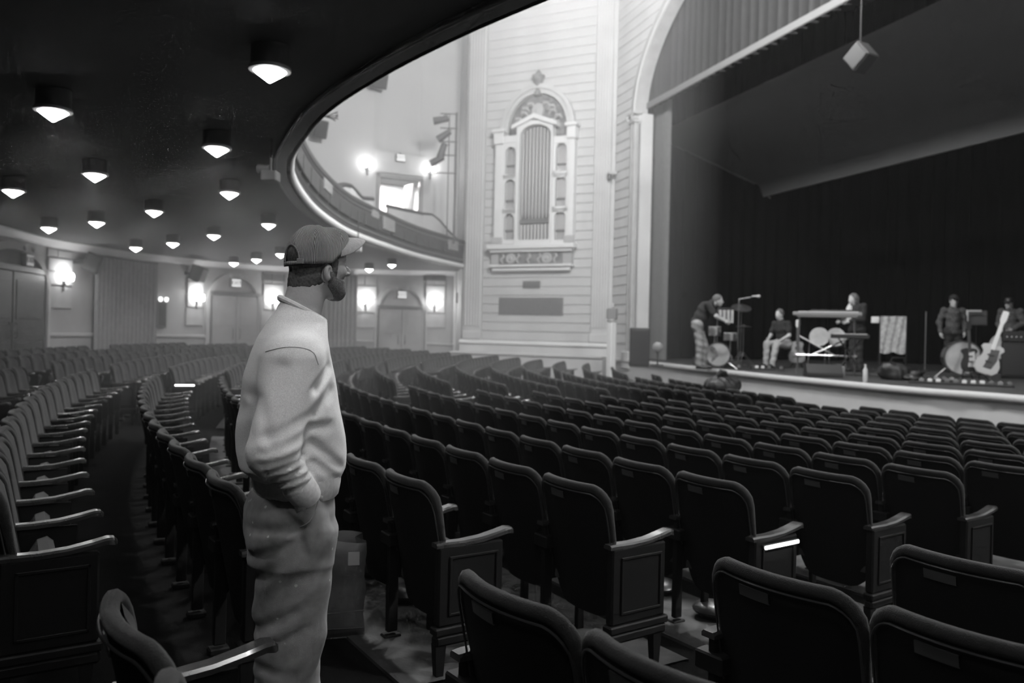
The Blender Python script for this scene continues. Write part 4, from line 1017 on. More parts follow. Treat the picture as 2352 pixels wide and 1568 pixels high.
# ================================================================ sculpting with distance fields
def snet(F, ax, ay, az):
    ins = F < 0
    nx, ny, nz = F.shape
    cnt = np.zeros((nx-1,ny-1,nz-1), np.int8)
    for i in (0,1):
        for j in (0,1):
            for k in (0,1): cnt += ins[i:nx-1+i, j:ny-1+j, k:nz-1+k]
    act = (cnt > 0) & (cnt < 8); I, J, K = np.nonzero(act); n = len(I)
    idx = -np.ones(cnt.shape, np.int64); idx[I,J,K] = np.arange(n)
    acc = np.zeros((n,3)); num = np.zeros(n)
    C = [(0,0,0),(1,0,0),(0,1,0),(1,1,0),(0,0,1),(1,0,1),(0,1,1),(1,1,1)]
    for a in range(8):
        for b in range(a+1, 8):
            if sum(abs(C[a][q]-C[b][q]) for q in range(3)) != 1: continue
            fa = F[I+C[a][0], J+C[a][1], K+C[a][2]]; fb = F[I+C[b][0], J+C[b][1], K+C[b][2]]
            m = (fa < 0) != (fb < 0); t = np.where(m, fa/np.where(m, fa-fb, 1), 0)
            pa = np.stack([ax[I+C[a][0]], ay[J+C[a][1]], az[K+C[a][2]]], 1); pb = np.stack([ax[I+C[b][0]], ay[J+C[b][1]], az[K+C[b][2]]], 1)
            acc += np.where(m[:,None], pa + (pb-pa)*t[:,None], 0); num += m
    V = acc/num[:,None]; Q = []
    m = ins[:-1,1:-1,1:-1] != ins[1:,1:-1,1:-1]; i, j, k = np.nonzero(m); j = j+1; k = k+1
    q = np.stack([idx[i,j-1,k-1], idx[i,j,k-1], idx[i,j,k], idx[i,j-1,k]], 1); fl = ins[i,j,k]; q[~fl] = q[~fl][:,::-1]; Q.append(q)
    m = ins[1:-1,:-1,1:-1] != ins[1:-1,1:,1:-1]; i, j, k = np.nonzero(m); i = i+1; k = k+1
    q = np.stack([idx[i-1,j,k-1], idx[i-1,j,k], idx[i,j,k], idx[i,j,k-1]], 1); fl = ins[i,j,k]; q[~fl] = q[~fl][:,::-1]; Q.append(q)
    m = ins[1:-1,1:-1,:-1] != ins[1:-1,1:-1,1:]; i, j, k = np.nonzero(m); i = i+1; j = j+1
    q = np.stack([idx[i-1,j-1,k], idx[i,j-1,k], idx[i,j,k], idx[i-1,j,k]], 1); fl = ins[i,j,k]; q[~fl] = q[~fl][:,::-1]; Q.append(q)
    return V, np.concatenate(Q)
def sculpt(fn, ax, ay, az, name, m, parent=None, extra=None, **kw):
    X, Y, Z = ax[:,None,None], ay[None,:,None], az[None,None,:]
    V, Q = snet(fn(X, Y, Z) + np.zeros((len(ax), len(ay), len(az))), ax, ay, az)
    mb = MB(); mb.v = [tuple(p) for p in V.tolist()]; mb.f = [tuple(q) for q in Q.tolist()]; mb.m = [0]*len(mb.f)
    if extra is not None: mb.join(extra, mi=0)
    me = mb.mesh(name, m); me.polygons.foreach_set('use_smooth', [True]*len(me.polygons))
    return link(name, me, parent, **kw)
def axis(lo, hi, h): return np.arange(lo, hi+h, h)
def cap_(X, Y, Z, a, b, ra, rb):
    d = [b[i]-a[i] for i in range(3)]; L = sum(t*t for t in d)
    h = np.clip(((X-a[0])*d[0] + (Y-a[1])*d[1] + (Z-a[2])*d[2])/L, 0, 1)
    return np.sqrt((X-a[0]-d[0]*h)**2 + (Y-a[1]-d[1]*h)**2 + (Z-a[2]-d[2]*h)**2) - (ra+(rb-ra)*h)
def ell(X, Y, Z, c, r):
    k0 = np.sqrt(((X-c[0])/r[0])**2 + ((Y-c[1])/r[1])**2 + ((Z-c[2])/r[2])**2)
    k1 = np.sqrt(((X-c[0])/r[0]**2)**2 + ((Y-c[1])/r[1]**2)**2 + ((Z-c[2])/r[2]**2)**2) + 1e-9
    return k0*(k0-1)/k1
def smin(a, b, k):
    h = np.clip(.5 + .5*(b-a)/k, 0, 1); return b + (a-b)*h - k*h*(1-h)
def smax(a, b, k): return -smin(-a, -b, k)
def loft(X, Y, Z, tab, p=2.3):
    tab = np.array(tab); z = tab[:,0]
    cx, cy_, rx, ry = [np.interp(Z, z, tab[:,i]) for i in (1,2,3,4)]
    q = (np.abs((X-cx)/rx)**p + np.abs((Y-cy_)/ry)**p)**(1/p)
    d = (q-1)*np.minimum(rx, ry); return np.maximum(d, np.maximum(z[0]-Z, Z-z[-1]))
def hand_mb(wrist, direction, palm_n, size=1., curl=.5, side=1):     # palm and five separate bent fingers
    w_ = Vector(wrist); d = Vector(direction).normalized(); n = Vector(palm_n); n = (n - d*n.dot(d)).normalized(); s = d.cross(n)*side; mb = MB()
    mb.tube([w_, w_+d*.03*size, w_+d*.085*size], [.026*size, .034*size, .032*size], 8)
    for k, l in enumerate((.072,.080,.074,.058)):
        b_ = w_ + d*.082*size + s*(.028-.018*k)*size; p1 = b_ + (d*math.cos(curl*.5)+n*math.sin(curl*.5))*l*.45*size; p2 = p1 + (d*math.cos(curl*1.2)+n*math.sin(curl*1.2))*l*.32*size; p3 = p2 + (d*math.cos(curl*1.8)+n*math.sin(curl*1.8))*l*.25*size
        mb.tube([b_-d*.01, p1, p2, p3], [.0095*size,.0088*size,.008*size,.006*size], 6)
    b_ = w_ + d*.03*size + s*.028*size; p1 = b_ + (d*.6+s*.6+n*.3).normalized()*.04*size; mb.tube([b_, p1, p1 + (d*.9+n*.4).normalized()*.032*size], [.012*size,.0105*size,.007*size], 6)
    return mb

# ================================================================ the standing man
MX = at(672, 760, 2.64); MAN = Vector((MX.x, MX.y, 0)); MAN.z = zf(MAN.x, MAN.y)
BODY_ROT = math.radians(15.4+8)           # facing the stage, a little away from the camera
HEAD_YAW = math.radians(20)               # head turned further to his left
hc, hs = math.cos(HEAD_YAW), math.sin(HEAD_YAW); HX, HYc = .076, 0.01
def to_head(X, Y):                         # body coords -> coords of the turned head
    return (X-HX)*hc + (Y-HYc)*hs, -(X-HX)*hs + (Y-HYc)*hc
def head_sdf(X, Y, Z):
    x, y = to_head(X, Y); ya = np.abs(y); z = Z
    d = ell(x, y, z, (-.004,0,1.700), (.094,.076,.086))
    d = smin(d, ell(x, y, z, (.026,0,1.640), (.068,.060,.078)), .02)
    d = smin(d, cap_(x, ya, z, (.0,.046,1.615), (.062,.018,1.582), .026, .024), .022)
    d = smin(d, cap_(x, y, z, (.066,-.008,1.578), (.066,.008,1.578), .024, .024), .015)
    d = smin(d, cap_(x, ya, z, (.076,.008,1.694), (.066,.042,1.690), .016, .014), .014)
    d = smin(d, ell(x, ya, z, (.056,.042,1.646), (.026,.022,.020)), .016)
    d = smax(d, -ell(x, ya, z, (.099,.033,1.670), (.022,.020,.014)), .010)
    d = smin(d, ell(x, ya, z, (.074,.032,1.669), (.0135,.015,.0125)), .003)
    d = smin(d, cap_(x, y, z, (.086,0,1.684), (.117,0,1.647), .0085, .0120), .009)
    d = smin(d, ell(x, ya, z, (.104,.010,1.642), (.012,.009,.008)), .006)
    d = smin(d, cap_(x, ya, z, (.086,.0,1.613), (.076,.020,1.611), .0085, .005), .007)
    d = smin(d, cap_(x, ya, z, (.085,.0,1.600), (.076,.017,1.601), .0095, .006), .007)
    d = smax(d, -cap_(x, ya, z, (.098,.0,1.6065), (.082,.022,1.6065), .003, .002), .004)
    # ears: rim with a hollow
    e = smax(ell(x, ya, z, (-.006,.079,1.637), (.016,.012,.027)), -ell(x, ya, z, (-.001,.092,1.639), (.010,.013,.018)), .004)
    d = smin(d, e, .006)
    # neck
    d = smin(d, cap_(X, Y, Z, (.048,.005,1.61), (.012,0,1.44), .060, .066), .025)
    return d
SH = dict(sR=(-.025,-.185,1.415), eR=(-.088,-.262,1.098), wR=(.004,-.203,.978), sL=(-.02,.185,1.415), eL=(-.04,.27,1.09), wL=(.08,.19,.92))
def body_sdf(X, Y, Z):
    d = head_sdf(X, Y, Z)
    t = loft(X, Y, Z, [(.86,.0,0,.09,.13),(.95,.005,0,.10,.145),(1.1,.0,0,.095,.14),(1.28,-.005,0,.10,.15),(1.38,-.008,0,.085,.15),(1.43,.003,0,.06,.09),(1.50,.015,0,.05,.06)])
    d = smin(d, t, .03)
    for s_, e_, w_ in (('sR','eR','wR'),('sL','eL','wL')):
        d = smin(d, cap_(X, Y, Z, (SH[s_][0],SH[s_][1]*.92,SH[s_][2]-.06), SH[e_], .046, .040), .02); d = smin(d, cap_(X, Y, Z, SH[e_], SH[w_], .042, .028), .02)
    for y_ in (-.09, .09):
        d = smin(d, cap_(X, Y, Z, (.0,y_,.90), (.01,y_,.50), .085, .055), .03); d = smin(d, cap_(X, Y, Z, (.01,y_,.50), (-.02,y_,.10), .055, .04), .02)
    return d
def mixed(parts):
    out = [parts[0][0]]
    for lo, hi, h in parts:
        x = lo
        while x < hi-1e-6: x = min(x+h, hi); out.append(x)
    return np.array(sorted(set(np.round(out, 5))))
hands = MB()
hands.join(hand_mb(SH['wR'], (.2,.22,-.9), (0,1,0), 1., .35, 1)); hands.join(hand_mb(SH['wL'], (.2,-.3,-.9), (0,-1,0), 1., .35, -1))
man = sculpt(body_sdf, mixed([(-.30,-.135,.02),(-.135,.125,.0034),(.125,.30,.02)]), mixed([(-.42,-.105,.02),(-.105,.105,.0034),(.105,.42,.02)]), mixed([(.02,1.46,.02),(1.46,1.53,.008),(1.53,1.72,.0034),(1.72,1.82,.007)]),
             'person', 'skin', None, hands, label='man in a corduroy cap and light sweatshirt, hands in pockets, looking to the stage', cat='person', loc=MAN, rotz=BODY_ROT); man.scale = (1.025,)*3
ZZ = 0
def hx(x, y, z): return (HX + x*hc - y*hs, HYc + x*hs + y*hc, z)        # head coords -> body coords
hax = axis(-.06,.22,.0034); hay = axis(-.11,.14,.0034)
def hair_sdf(X, Y, Z):
    x, y = to_head(X, Y); n = .0012*np.sin(x*420)*np.sin(y*390)*np.sin(Z*400)
    d = head_sdf(X, Y, Z) - .006*np.clip((Z - 1.588 - .35*np.maximum(x+.05, 0))/.03, -.2, 1) + n
    reg = smax(x - (.020 + .35*(Z-1.64)), 1.586 + .35*np.maximum(x+.05, 0) + .004*np.sin(90*y) + .004*np.sin(310*x)*np.sin(270*y) - Z, .01)        # back and sides, down to the nape
    burn = np.maximum(np.maximum(np.abs(x-.022)-.014, 1.62-Z), .05-np.abs(y))
    ear = -ell(x, np.abs(y), Z, (-.006,.081,1.636), (.024,.022,.036))
    return np.maximum(np.maximum(d, np.minimum(reg, burn)), ear)
sculpt(hair_sdf, hax, hay, axis(1.55,1.80,.004), 'hair', 'hair_dark', man, label='short dark clipped hair below the cap')
def beard_sdf(X, Y, Z):
    x, y = to_head(X, Y); ya = np.abs(y); n = .0008*np.sin(x*520)*np.sin(y*480)*np.sin(Z*500)
    d = head_sdf(X, Y, Z) - .0045*np.clip((1.626 + .55*np.maximum(.045-x, 0) - Z)/.014, -.2, 1)*np.clip((Z - 1.540 - .75*np.maximum(.070-x, 0))/.012, -.2, 1) + n
    reg = np.maximum(Z - (1.620 + .55*np.maximum(.045-x, 0)), np.maximum(.0-x, 1.543 + .75*np.maximum(.070-x, 0) - Z))
    lips = -ell(x, y, Z, (.090,0,1.6065), (.020,.022,.012))
    return np.maximum(np.maximum(d, reg), lips)
sculpt(beard_sdf, hax, hay, axis(1.53,1.66,.0034), 'beard', 'stubble', man, label='dark trimmed stubble beard')
for sy in (-1, 1):
    MB().lathe([(.001,.0142),(.005,.0134),(.0065,.0126)], 10, Matrix.Translation(hx(.0735, sy*.032, 1.669)) @ Matrix.Rotation(HEAD_YAW,4,'Z') @ Matrix.Rotation(PI/2,4,'Y')).build('eye', 'eye_dark', man, smooth=True)
    MB().tube([hx(.087,sy*.014,1.694), hx(.085,sy*.032,1.699), hx(.072,sy*.048,1.694)], [.003,.004,.002], 6).build('eyebrow', 'hair_dark', man, smooth=True)

# sweatshirt
def fold(X, Y, Z, p, d, k, amp): return amp*np.sin(k*((X-p[0])*d[0]+(Y-p[1])*d[1]+(Z-p[2])*d[2]))
def px_xz(px, py): return (px-672)/711 - .02, (1789-py)/711
def folds(X, Y, Z, lst, gain=1.):                       # (x0, y0, x1, y1 in the photograph's side view, width, depth): drag creases in the cloth
    d = 0
    for a, b, c_, e, wd, dep in lst:
        (x0, z0), (x1, z1) = px_xz(a, b), px_xz(c_, e); dx, dz = x1-x0, z1-z0; L2 = dx*dx+dz*dz
        h = np.clip(((X-x0)*dx + (Z-z0)*dz)/L2, 0, 1); q = ((X-x0-dx*h)**2 + (Z-z0-dz*h)**2)/wd**2
        nx_, nz_ = -dz/math.sqrt(L2), dx/math.sqrt(L2); o_ = ((X-x0)*nx_ + (Z-z0)*nz_)/wd
        dep = dep*gain; d = d + dep*np.exp(-q)*(1 - .55*h) - .6*dep*np.exp(-(q + .0) * .5)*np.clip(o_ - .6, 0, 1)
    return d
SWF = [(712,880,748,838,.016,.014),(712,935,752,890,.018,.012),(706,965,745,965,.018,.013),(712,1000,780,1062,.020,.012),(716,1040,772,1085,.014,.010),(640,835,605,930,.022,.007),(745,820,752,900,.02,.006),
       (612,975,690,938,.018,.006),(605,1005,690,975,.016,.008),(604,1028,686,1010,.013,.010),(612,1046,690,1024,.011,.011),(622,1062,694,1044,.010,.012),(634,1078,700,1060,.010,.012),(646,1094,706,1078,.010,.011),(596,900,612,985,.02,.006),(575,930,590,1040,.02,.006)]
TRF = [(598,1108,690,1172,.014,.012),(596,1196,690,1176,.018,.010),(602,1246,688,1206,.016,.018),(600,1300,690,1226,.020,.012),(604,1345,735,1262,.026,.008),(588,1418,706,1352,.018,.013),(590,1450,712,1400,.014,.014),(640,1380,740,1330,.02,.007),(690,1180,700,1230,.012,.008),(612,1480,690,1500,.016,.010),(612,1520,700,1545,.016,.008)]
def sweat_sdf(X, Y, Z):
    t = loft(X, Y, Z, [(.950,.022,0,.116,.175),(.972,.025,0,.130,.188),(1.010,.010,0,.165,.205),(1.06,.005,0,.170,.210),(1.166,-.002,0,.162,.212),(1.30,-.008,0,.140,.222),(1.375,-.006,0,.120,.226),(1.425,.000,0,.107,.188),(1.475,.014,0,.094,.112),(1.515,.026,0,.078,.080),(1.545,.020,0,.060,.066)], 2.2)
    t = t + .0035*np.sin(34*(Z*.8+Y*.5+X*.2))*np.clip((1.32-Z)*5,0,1)*np.clip((Z-.98)*8,0,1)
    d = t
    for s_, e_, w_, sg in (('sR','eR','wR',-1),('sL','eL','wL',1)):
        S_, E_, W_ = SH[s_], SH[e_], SH[w_]
        u = cap_(X, Y, Z, (S_[0],S_[1]+sg*.008,S_[2]-.055), E_, .078, .074)
        u = u + .003*np.sin(44*(Z*.8 - X*.7 + Y*.3))*np.clip((1.30-Z)*6,0,1)
        f = cap_(X, Y, Z, E_, W_, .072, .046)
        L_ = [W_[i]-E_[i] for i in range(3)]; ll = math.sqrt(sum(a*a for a in L_)); ax_ = [a/ll for a in L_]
        al = (X-E_[0])*ax_[0] + (Y-E_[1])*ax_[1] + (Z-E_[2])*ax_[2]
        f = f + .005*np.sin(al*95 + 6*(X-E_[0]))*np.clip(al/.05+.4,0,1)*np.clip((ll-.045-al)/.02,0,1)
        d = smin(smin(d, u, .06), f, .014)
    d = d + folds(X, Y, Z, SWF, 1.15)*np.where(Y < 0, 1, .3)
    # neck opening
    nk = cap_(X, Y, Z, (.010,0,1.40), (.052,.005,1.64), .066, .069); top = (Z-1.521) + .50*(X-.030); d = smax(d, top, .006)
    d = smax(d, -nk, .006)
    return np.maximum(d, np.where(Y < -.5, 0, .880-Z))
sweat = sculpt(sweat_sdf, axis(-.30,.28,.0075), axis(-.42,.42,.0075), axis(.84,1.55,.0075), 'sweatshirt', 'sweat', man, label='pale heather crew-neck sweatshirt')
def ring(n, fn): return [fn(2*PI*i/n) for i in range(n)]
MB().tube(ring(28, lambda a: (.029+.071*math.cos(a), .072*math.sin(a), 1.518 - .036*math.cos(a) - .004*abs(math.sin(a)))), .0095, 8, closed=True).build('neck_rib', 'sweat_rib', sweat, smooth=True)
# hem rib and cuffs
rows = []
for z, k in ((.925,.93),(.932,.97),(.965,1.01),(.992,1.02)): rows.append(ring(40, lambda a: (.022 + .122*k*(abs(math.cos(a))**.9)*math.copysign(1.11,math.cos(a)), .180*k*(abs(math.sin(a))**.9)*math.copysign(1.08,math.sin(a)), z)))
mb = MB(); mb.sheet(rows, closed=True); mb.build('hem_rib', 'sweat_rib', sweat, smooth=60)
for w_, e_ in (('wR','eR'),('wL','eL')):
    W_, E_ = Vector(SH[w_]), Vector(SH[e_]); dd = (W_-E_).normalized(); mb = MB(); mb.tube([W_-dd*.030, W_-dd*.015, W_+dd*.03, W_+dd*.05], [.042,.050,.047,.042], 20); mb.build('cuff', 'sweat_rib', sweat, smooth=50)
# seams that lie on the cloth: find the surface on the near side for each point of the line
def on_cloth(fn, pts, lift=.001):
    out = []; ys = np.linspace(-.45, .0, 451)
    for x, z in resample([Vector((a_, b_)) for a_, b_ in pts], 26):
        v = fn(np.full(451, x), ys, np.full(451, z)); k_ = int(np.argmax(v < 0)); out.append((float(x), float(ys[k_])-lift, float(z)))
    return out
seam = [px_xz(px, py) for px, py in ((612,803),(624,798),(648,792),(680,793),(704,803),(716,828))]
MB().tube(on_cloth(sweat_sdf, seam), .0022, 6).build('shoulder_seam', 'sweat_rib', sweat, smooth=True)
# trousers
def trouser_sdf(X, Y, Z):
    hip = loft(X, Y, Z, [(.74,.0,0,.125,.19),(.80,.002,0,.136,.195),(.88,.003,0,.140,.195),(.93,.010,0,.128,.182),(.955,.014,0,.116,.172),(.995,.018,0,.112,.168)], 2.3)
    R_ = loft(X, Y, Z, [(.05,-.035,-.105,.085,.075),(.25,-.030,-.105,.085,.080),(.34,-.025,-.103,.082,.082),(.42,-.008,-.100,.100,.088),(.50,.000,-.098,.112,.094),(.60,.002,-.096,.115,.098),(.70,.006,-.095,.118,.105),(.82,.006,-.090,.125,.105)], 2.1)
    L_ = loft(X, Y, Z, [(.05,.045,.105,.085,.075),(.25,.050,.105,.082,.080),(.34,.050,.103,.080,.082),(.42,.048,.100,.090,.088),(.50,.045,.098,.098,.094),(.60,.035,.096,.105,.098),(.70,.022,.095,.112,.105),(.82,.012,.090,.12,.105)], 2.1)
    d = smin(smin(R_, L_, .015), hip, .05); wr = SH['wR']; d = smin(d, cap_(X, Y, Z, (wr[0]+.022,wr[1]+.022,wr[2]-.060), (wr[0]+.050,wr[1]+.045,wr[2]-.16), .040, .048), .03)
    w3 = .003*np.sin(41*(Z*.9 - X*.8 + Y*.6))*np.exp(-((Z-.60)/.16)**2)
    w4 = np.exp(-((Z-.12)/.10)**2)*.010*np.sin(85*Z + 20*X)
    return d + w3 + w4 + folds(X, Y, Z, TRF, .48)*np.where(Y < 0, 1, .4)
tr = sculpt(trouser_sdf, axis(-.22,.22,.0075), axis(-.25,.25,.0075), axis(.03,1.005,.0075), 'trousers', 'twill', man, label='grey work trousers with pale paint specks')
rows = []
for z, k in ((.955,1.03),(.962,1.045),(.985,1.045),(.992,1.03)): rows.append(ring(40, lambda a: (.016+.122*k*math.cos(a), .176*k*math.sin(a), z)))
mb = MB(); mb.sheet(rows, closed=True); mb.build('waistband', 'twill', tr, smooth=60)
MB().tube(on_cloth(trouser_sdf, [px_xz(px, py) for px, py in ((738,1100),(726,1130),(712,1160),(692,1178))]), .0026, 6).build('pocket_seam', 'twill', tr, smooth=True)
for x0, lab in ((-.03, 0), (.045, 1)):
    y_ = -.105 if lab == 0 else .105
    def shoe(X, Y, Z, y_=y_, x0=x0): 
        d = smin(cap_(X, Y, Z, (x0-.05,y_,.055), (x0+.14,y_,.04), .05, .04), cap_(X, Y, Z, (x0-.03,y_,.06), (x0-.03,y_,.13), .05, .045), .03); return np.maximum(d, .004-Z)
    sculpt(shoe, axis(-.2,.3,.01), axis(y_-.08,y_+.08,.01), axis(-.01,.2,.01), 'shoe', 'shoe', man)

# corduroy cap
CAPZ = 1.668                       # rim height and tilt (brim up)
HOLE_A = PI+.16
def cap_pt(a, t):                             # a azimuth in head frame (0 front), t 0 rim .. 1 crown
    ph = t*PI/2; rx, ry, rz = .103, .088, .124
    bulge = 1 + .035*math.sin(ph*2)
    x = -.004 + rx*math.cos(ph)**.82*math.cos(a)*bulge if ph < PI/2-1e-6 else -.004
    y = ry*math.cos(ph)**.82*math.sin(a)*bulge if ph < PI/2-1e-6 else 0
    z = rz*math.sin(ph)**.92
    z += .004*math.sin(6*a+.5)*math.sin(2*ph) - .010*max(0, math.cos(a))*math.sin(ph)**3
    z += (1-t)*(.86*x if x > 0 else .10*x)      # rim high in front, low behind
    return x, y, z
NA, NT = 96, 22
def hole(a, t): 
    b_ = (a-PI+PI) % (2*PI) - PI
    da = abs((a - HOLE_A + PI) % (2*PI) - PI)
    return da < .42*math.sqrt(max(0, 1-((t-.06)/.23)**2)) if .06 <= t <= .29 else False
verts = []; faces = []; fuv = []
for ti in range(NT+1):
    for ai in range(NA): x, y, z = cap_pt(2*PI*ai/NA, ti/NT); verts.append(hx(x, y, CAPZ+z))
for ti in range(NT):
    for ai in range(NA):
        a = 2*PI*(ai+.5)/NA; t = (ti+.5)/NT
        if hole(a, t): continue
        faces.append((ti*NA+ai, ti*NA+(ai+1) % NA, (ti+1)*NA+(ai+1) % NA, (ti+1)*NA+ai))
        pn = round((a-PI/6)/(PI/3)); ac = pn*PI/3 + PI/6; quad = []
        for k, (aa, tt_) in enumerate(((ai,ti),(ai+1,ti),(ai+1,ti+1),(ai,ti+1))):
            x, y, z = cap_pt(2*PI*aa/NA, tt_/NT); u = -x*math.sin(ac) + y*math.cos(ac); v = z + .6*(x*math.cos(ac)+y*math.sin(ac)); quad.append((u + .35*z*(0), v))
        fuv += quad
me = bpy.data.meshes.new('cap_crown'); me.from_pydata(verts, [], faces); me.materials.append(M_['corduroy'])
ul = me.uv_layers.new(name='ribs')
for i, q in enumerate(fuv): ul.data[i].uv = q
me.polygons.foreach_set('use_smooth', [True]*len(faces)); me.update()
capo = link('cap', me, man, label='dark corduroy cap with a pale brim and strap at the back')
sm = capo.modifiers.new('thickness', 'SOLIDIFY'); sm.thickness = .003; sm.offset = 1
# brim
rows = []
for k in range(9):
    s = k/8; r = []
    for i in range(25):
        a = (-1 + 2*i/24)*math.radians(66); bx, by, bz = cap_pt(a % (2*PI), .03); e_ = i/12-1
        L_ = .070*max(0, 1-abs(e_)**2.6)**.6
        r.append(hx(bx + L_*s, by*(1-.04*s), CAPZ + bz + .002 + .010*s - .020*e_*e_*s - .008*s*s))
    rows.append(r)
mb = MB(); mb.sheet(rows); br = mb.build('brim', 'cap_brim', capo, smooth=60); s2 = br.modifiers.new('thickness', 'SOLIDIFY'); s2.thickness = .0045
# rim band, strap with clasp, crown button, seams
arcp = []
for i in range(25):
    f_ = -1 + 2*i/24; t = .06 + .23*math.sqrt(max(0, 1-f_*f_)); q = cap_pt(HOLE_A + .42*f_, t); arcp.append(hx(q[0]*1.01, q[1]*1.01, CAPZ+q[2]))
MB().tube(arcp, .0036, 6).build('opening_binding', 'cap_trim', capo, smooth=True)
rows = []
for t in (.0, .06): rows.append([hx(*(lambda q: (q[0]*1.015, q[1]*1.015, CAPZ+q[2]-.004))(cap_pt(HOLE_A + .8*(-1+2*i/20), t))) for i in range(21)])
mb = MB(); mb.sheet(rows); st_ = mb.build('strap', 'strap_black', capo, smooth=60)
q = cap_pt(HOLE_A+.45, .04); MB().bbox(-.011,.011,-.004,.004,-.009,.009,.002, M=Matrix.Translation(hx(q[0]*1.03, q[1]*1.03, CAPZ+q[2])) @ Matrix.Rotation(HEAD_YAW+HOLE_A+.45+PI/2,4,'Z')).build('clasp', 'cap_trim', st_)
q = cap_pt(0, 1.0); MB().lathe([(.009,-.002),(.009,.003),(.004,.006),(.0005,.0065)], 12, Matrix.Translation(hx(q[0], q[1], CAPZ+q[2]+.002))).build('crown_button', 'cap_trim', capo, smooth=True)

# ================================================================ paper bag on the floor behind the seats
bq = at_z(826, 1462, .0); bz = zf(bq.x, bq.y)+.012; bq = at_z(826, 1462, bz)
bag = thing('paper_bag', 'tall open paper grocery bag with a pale sticker beside the man', 'bag', bq, math.radians(15))
bw, bd, bh = .30, .17, .47
def crump(x, y, z, k): return (x + .006*math.sin(31*z+7*y+k), y + .005*math.sin(27*z+9*x+k*2), z)
x0, x1, y0, y1 = -.27, .02, 0.0, .16
for nm, a, b in (('front_panel',(x0,y0),(x1,y0)), ('back_panel',(x1,y1),(x0,y1))):
    rows = []
    for i in range(9):
        z = bh*i/8; rows.append([crump(a[0]+(b[0]-a[0])*t, a[1]+(b[1]-a[1])*t + (.012*math.sin(t*PI) if i > 5 else 0)*(1 if nm[0] == 'f' else -1)*-1, z + (.012*math.sin(t*5) if i == 8 else 0), 1) for t in np.linspace(0,1,7)])
    mb = MB(); mb.sheet(rows); p_ = mb.build(nm, 'paper_bag', bag, smooth=70); p_.modifiers.new('thickness','SOLIDIFY').thickness = .0015
for nm, x, sg in (('side_gusset', x1, -1), ('side_gusset', x0, 1)):
    rows = []
    for i in range(9):
        z = bh*i/8; fold_ = .045*max(0, (i-2)/6)
        rows.append([crump(x, y0, z, 1), crump(x+sg*fold_*.5, y0+(y1-y0)*.25, z, 1), crump(x+sg*fold_, (y0+y1)/2, z, 1), crump(x+sg*fold_*.5, y0+(y1-y0)*.75, z, 1), crump(x, y1, z, 1)])
    mb = MB(); mb.sheet(rows); mb.build(nm, 'paper_bag', bag, smooth=50)
MB().box(x0, x1, y0, y1, 0, .004).build('bottom', 'paper_bag', bag)
MB().tube([(x0,y0-.002,.12),(x1,y0-.002,.13)], .003, 5).tube([(x0,y0-.002,.05),(x1,y0-.002,.045)], .002, 5).build('fold_crease', 'paper_bag', bag)
MB().bbox(x1-.085, x1-.03, y0-.0135, y0-.0105, bh-.115, bh-.05, .001).build('sticker', 'sticker', bag)
# dark strap with a buckle hanging from his far pocket
st_o = MB().bbox(.118,.122,.028,.052,.50,.80,.0008).build('hanging_strap', 'strap_black', man, label='black strap hanging from the far pocket')
MB().tube([(.12,.02,.50),(.12,.06,.50),(.12,.06,.47),(.12,.02,.47)], .004, 6, closed=True).build('buckle', 'black_metal', st_o)
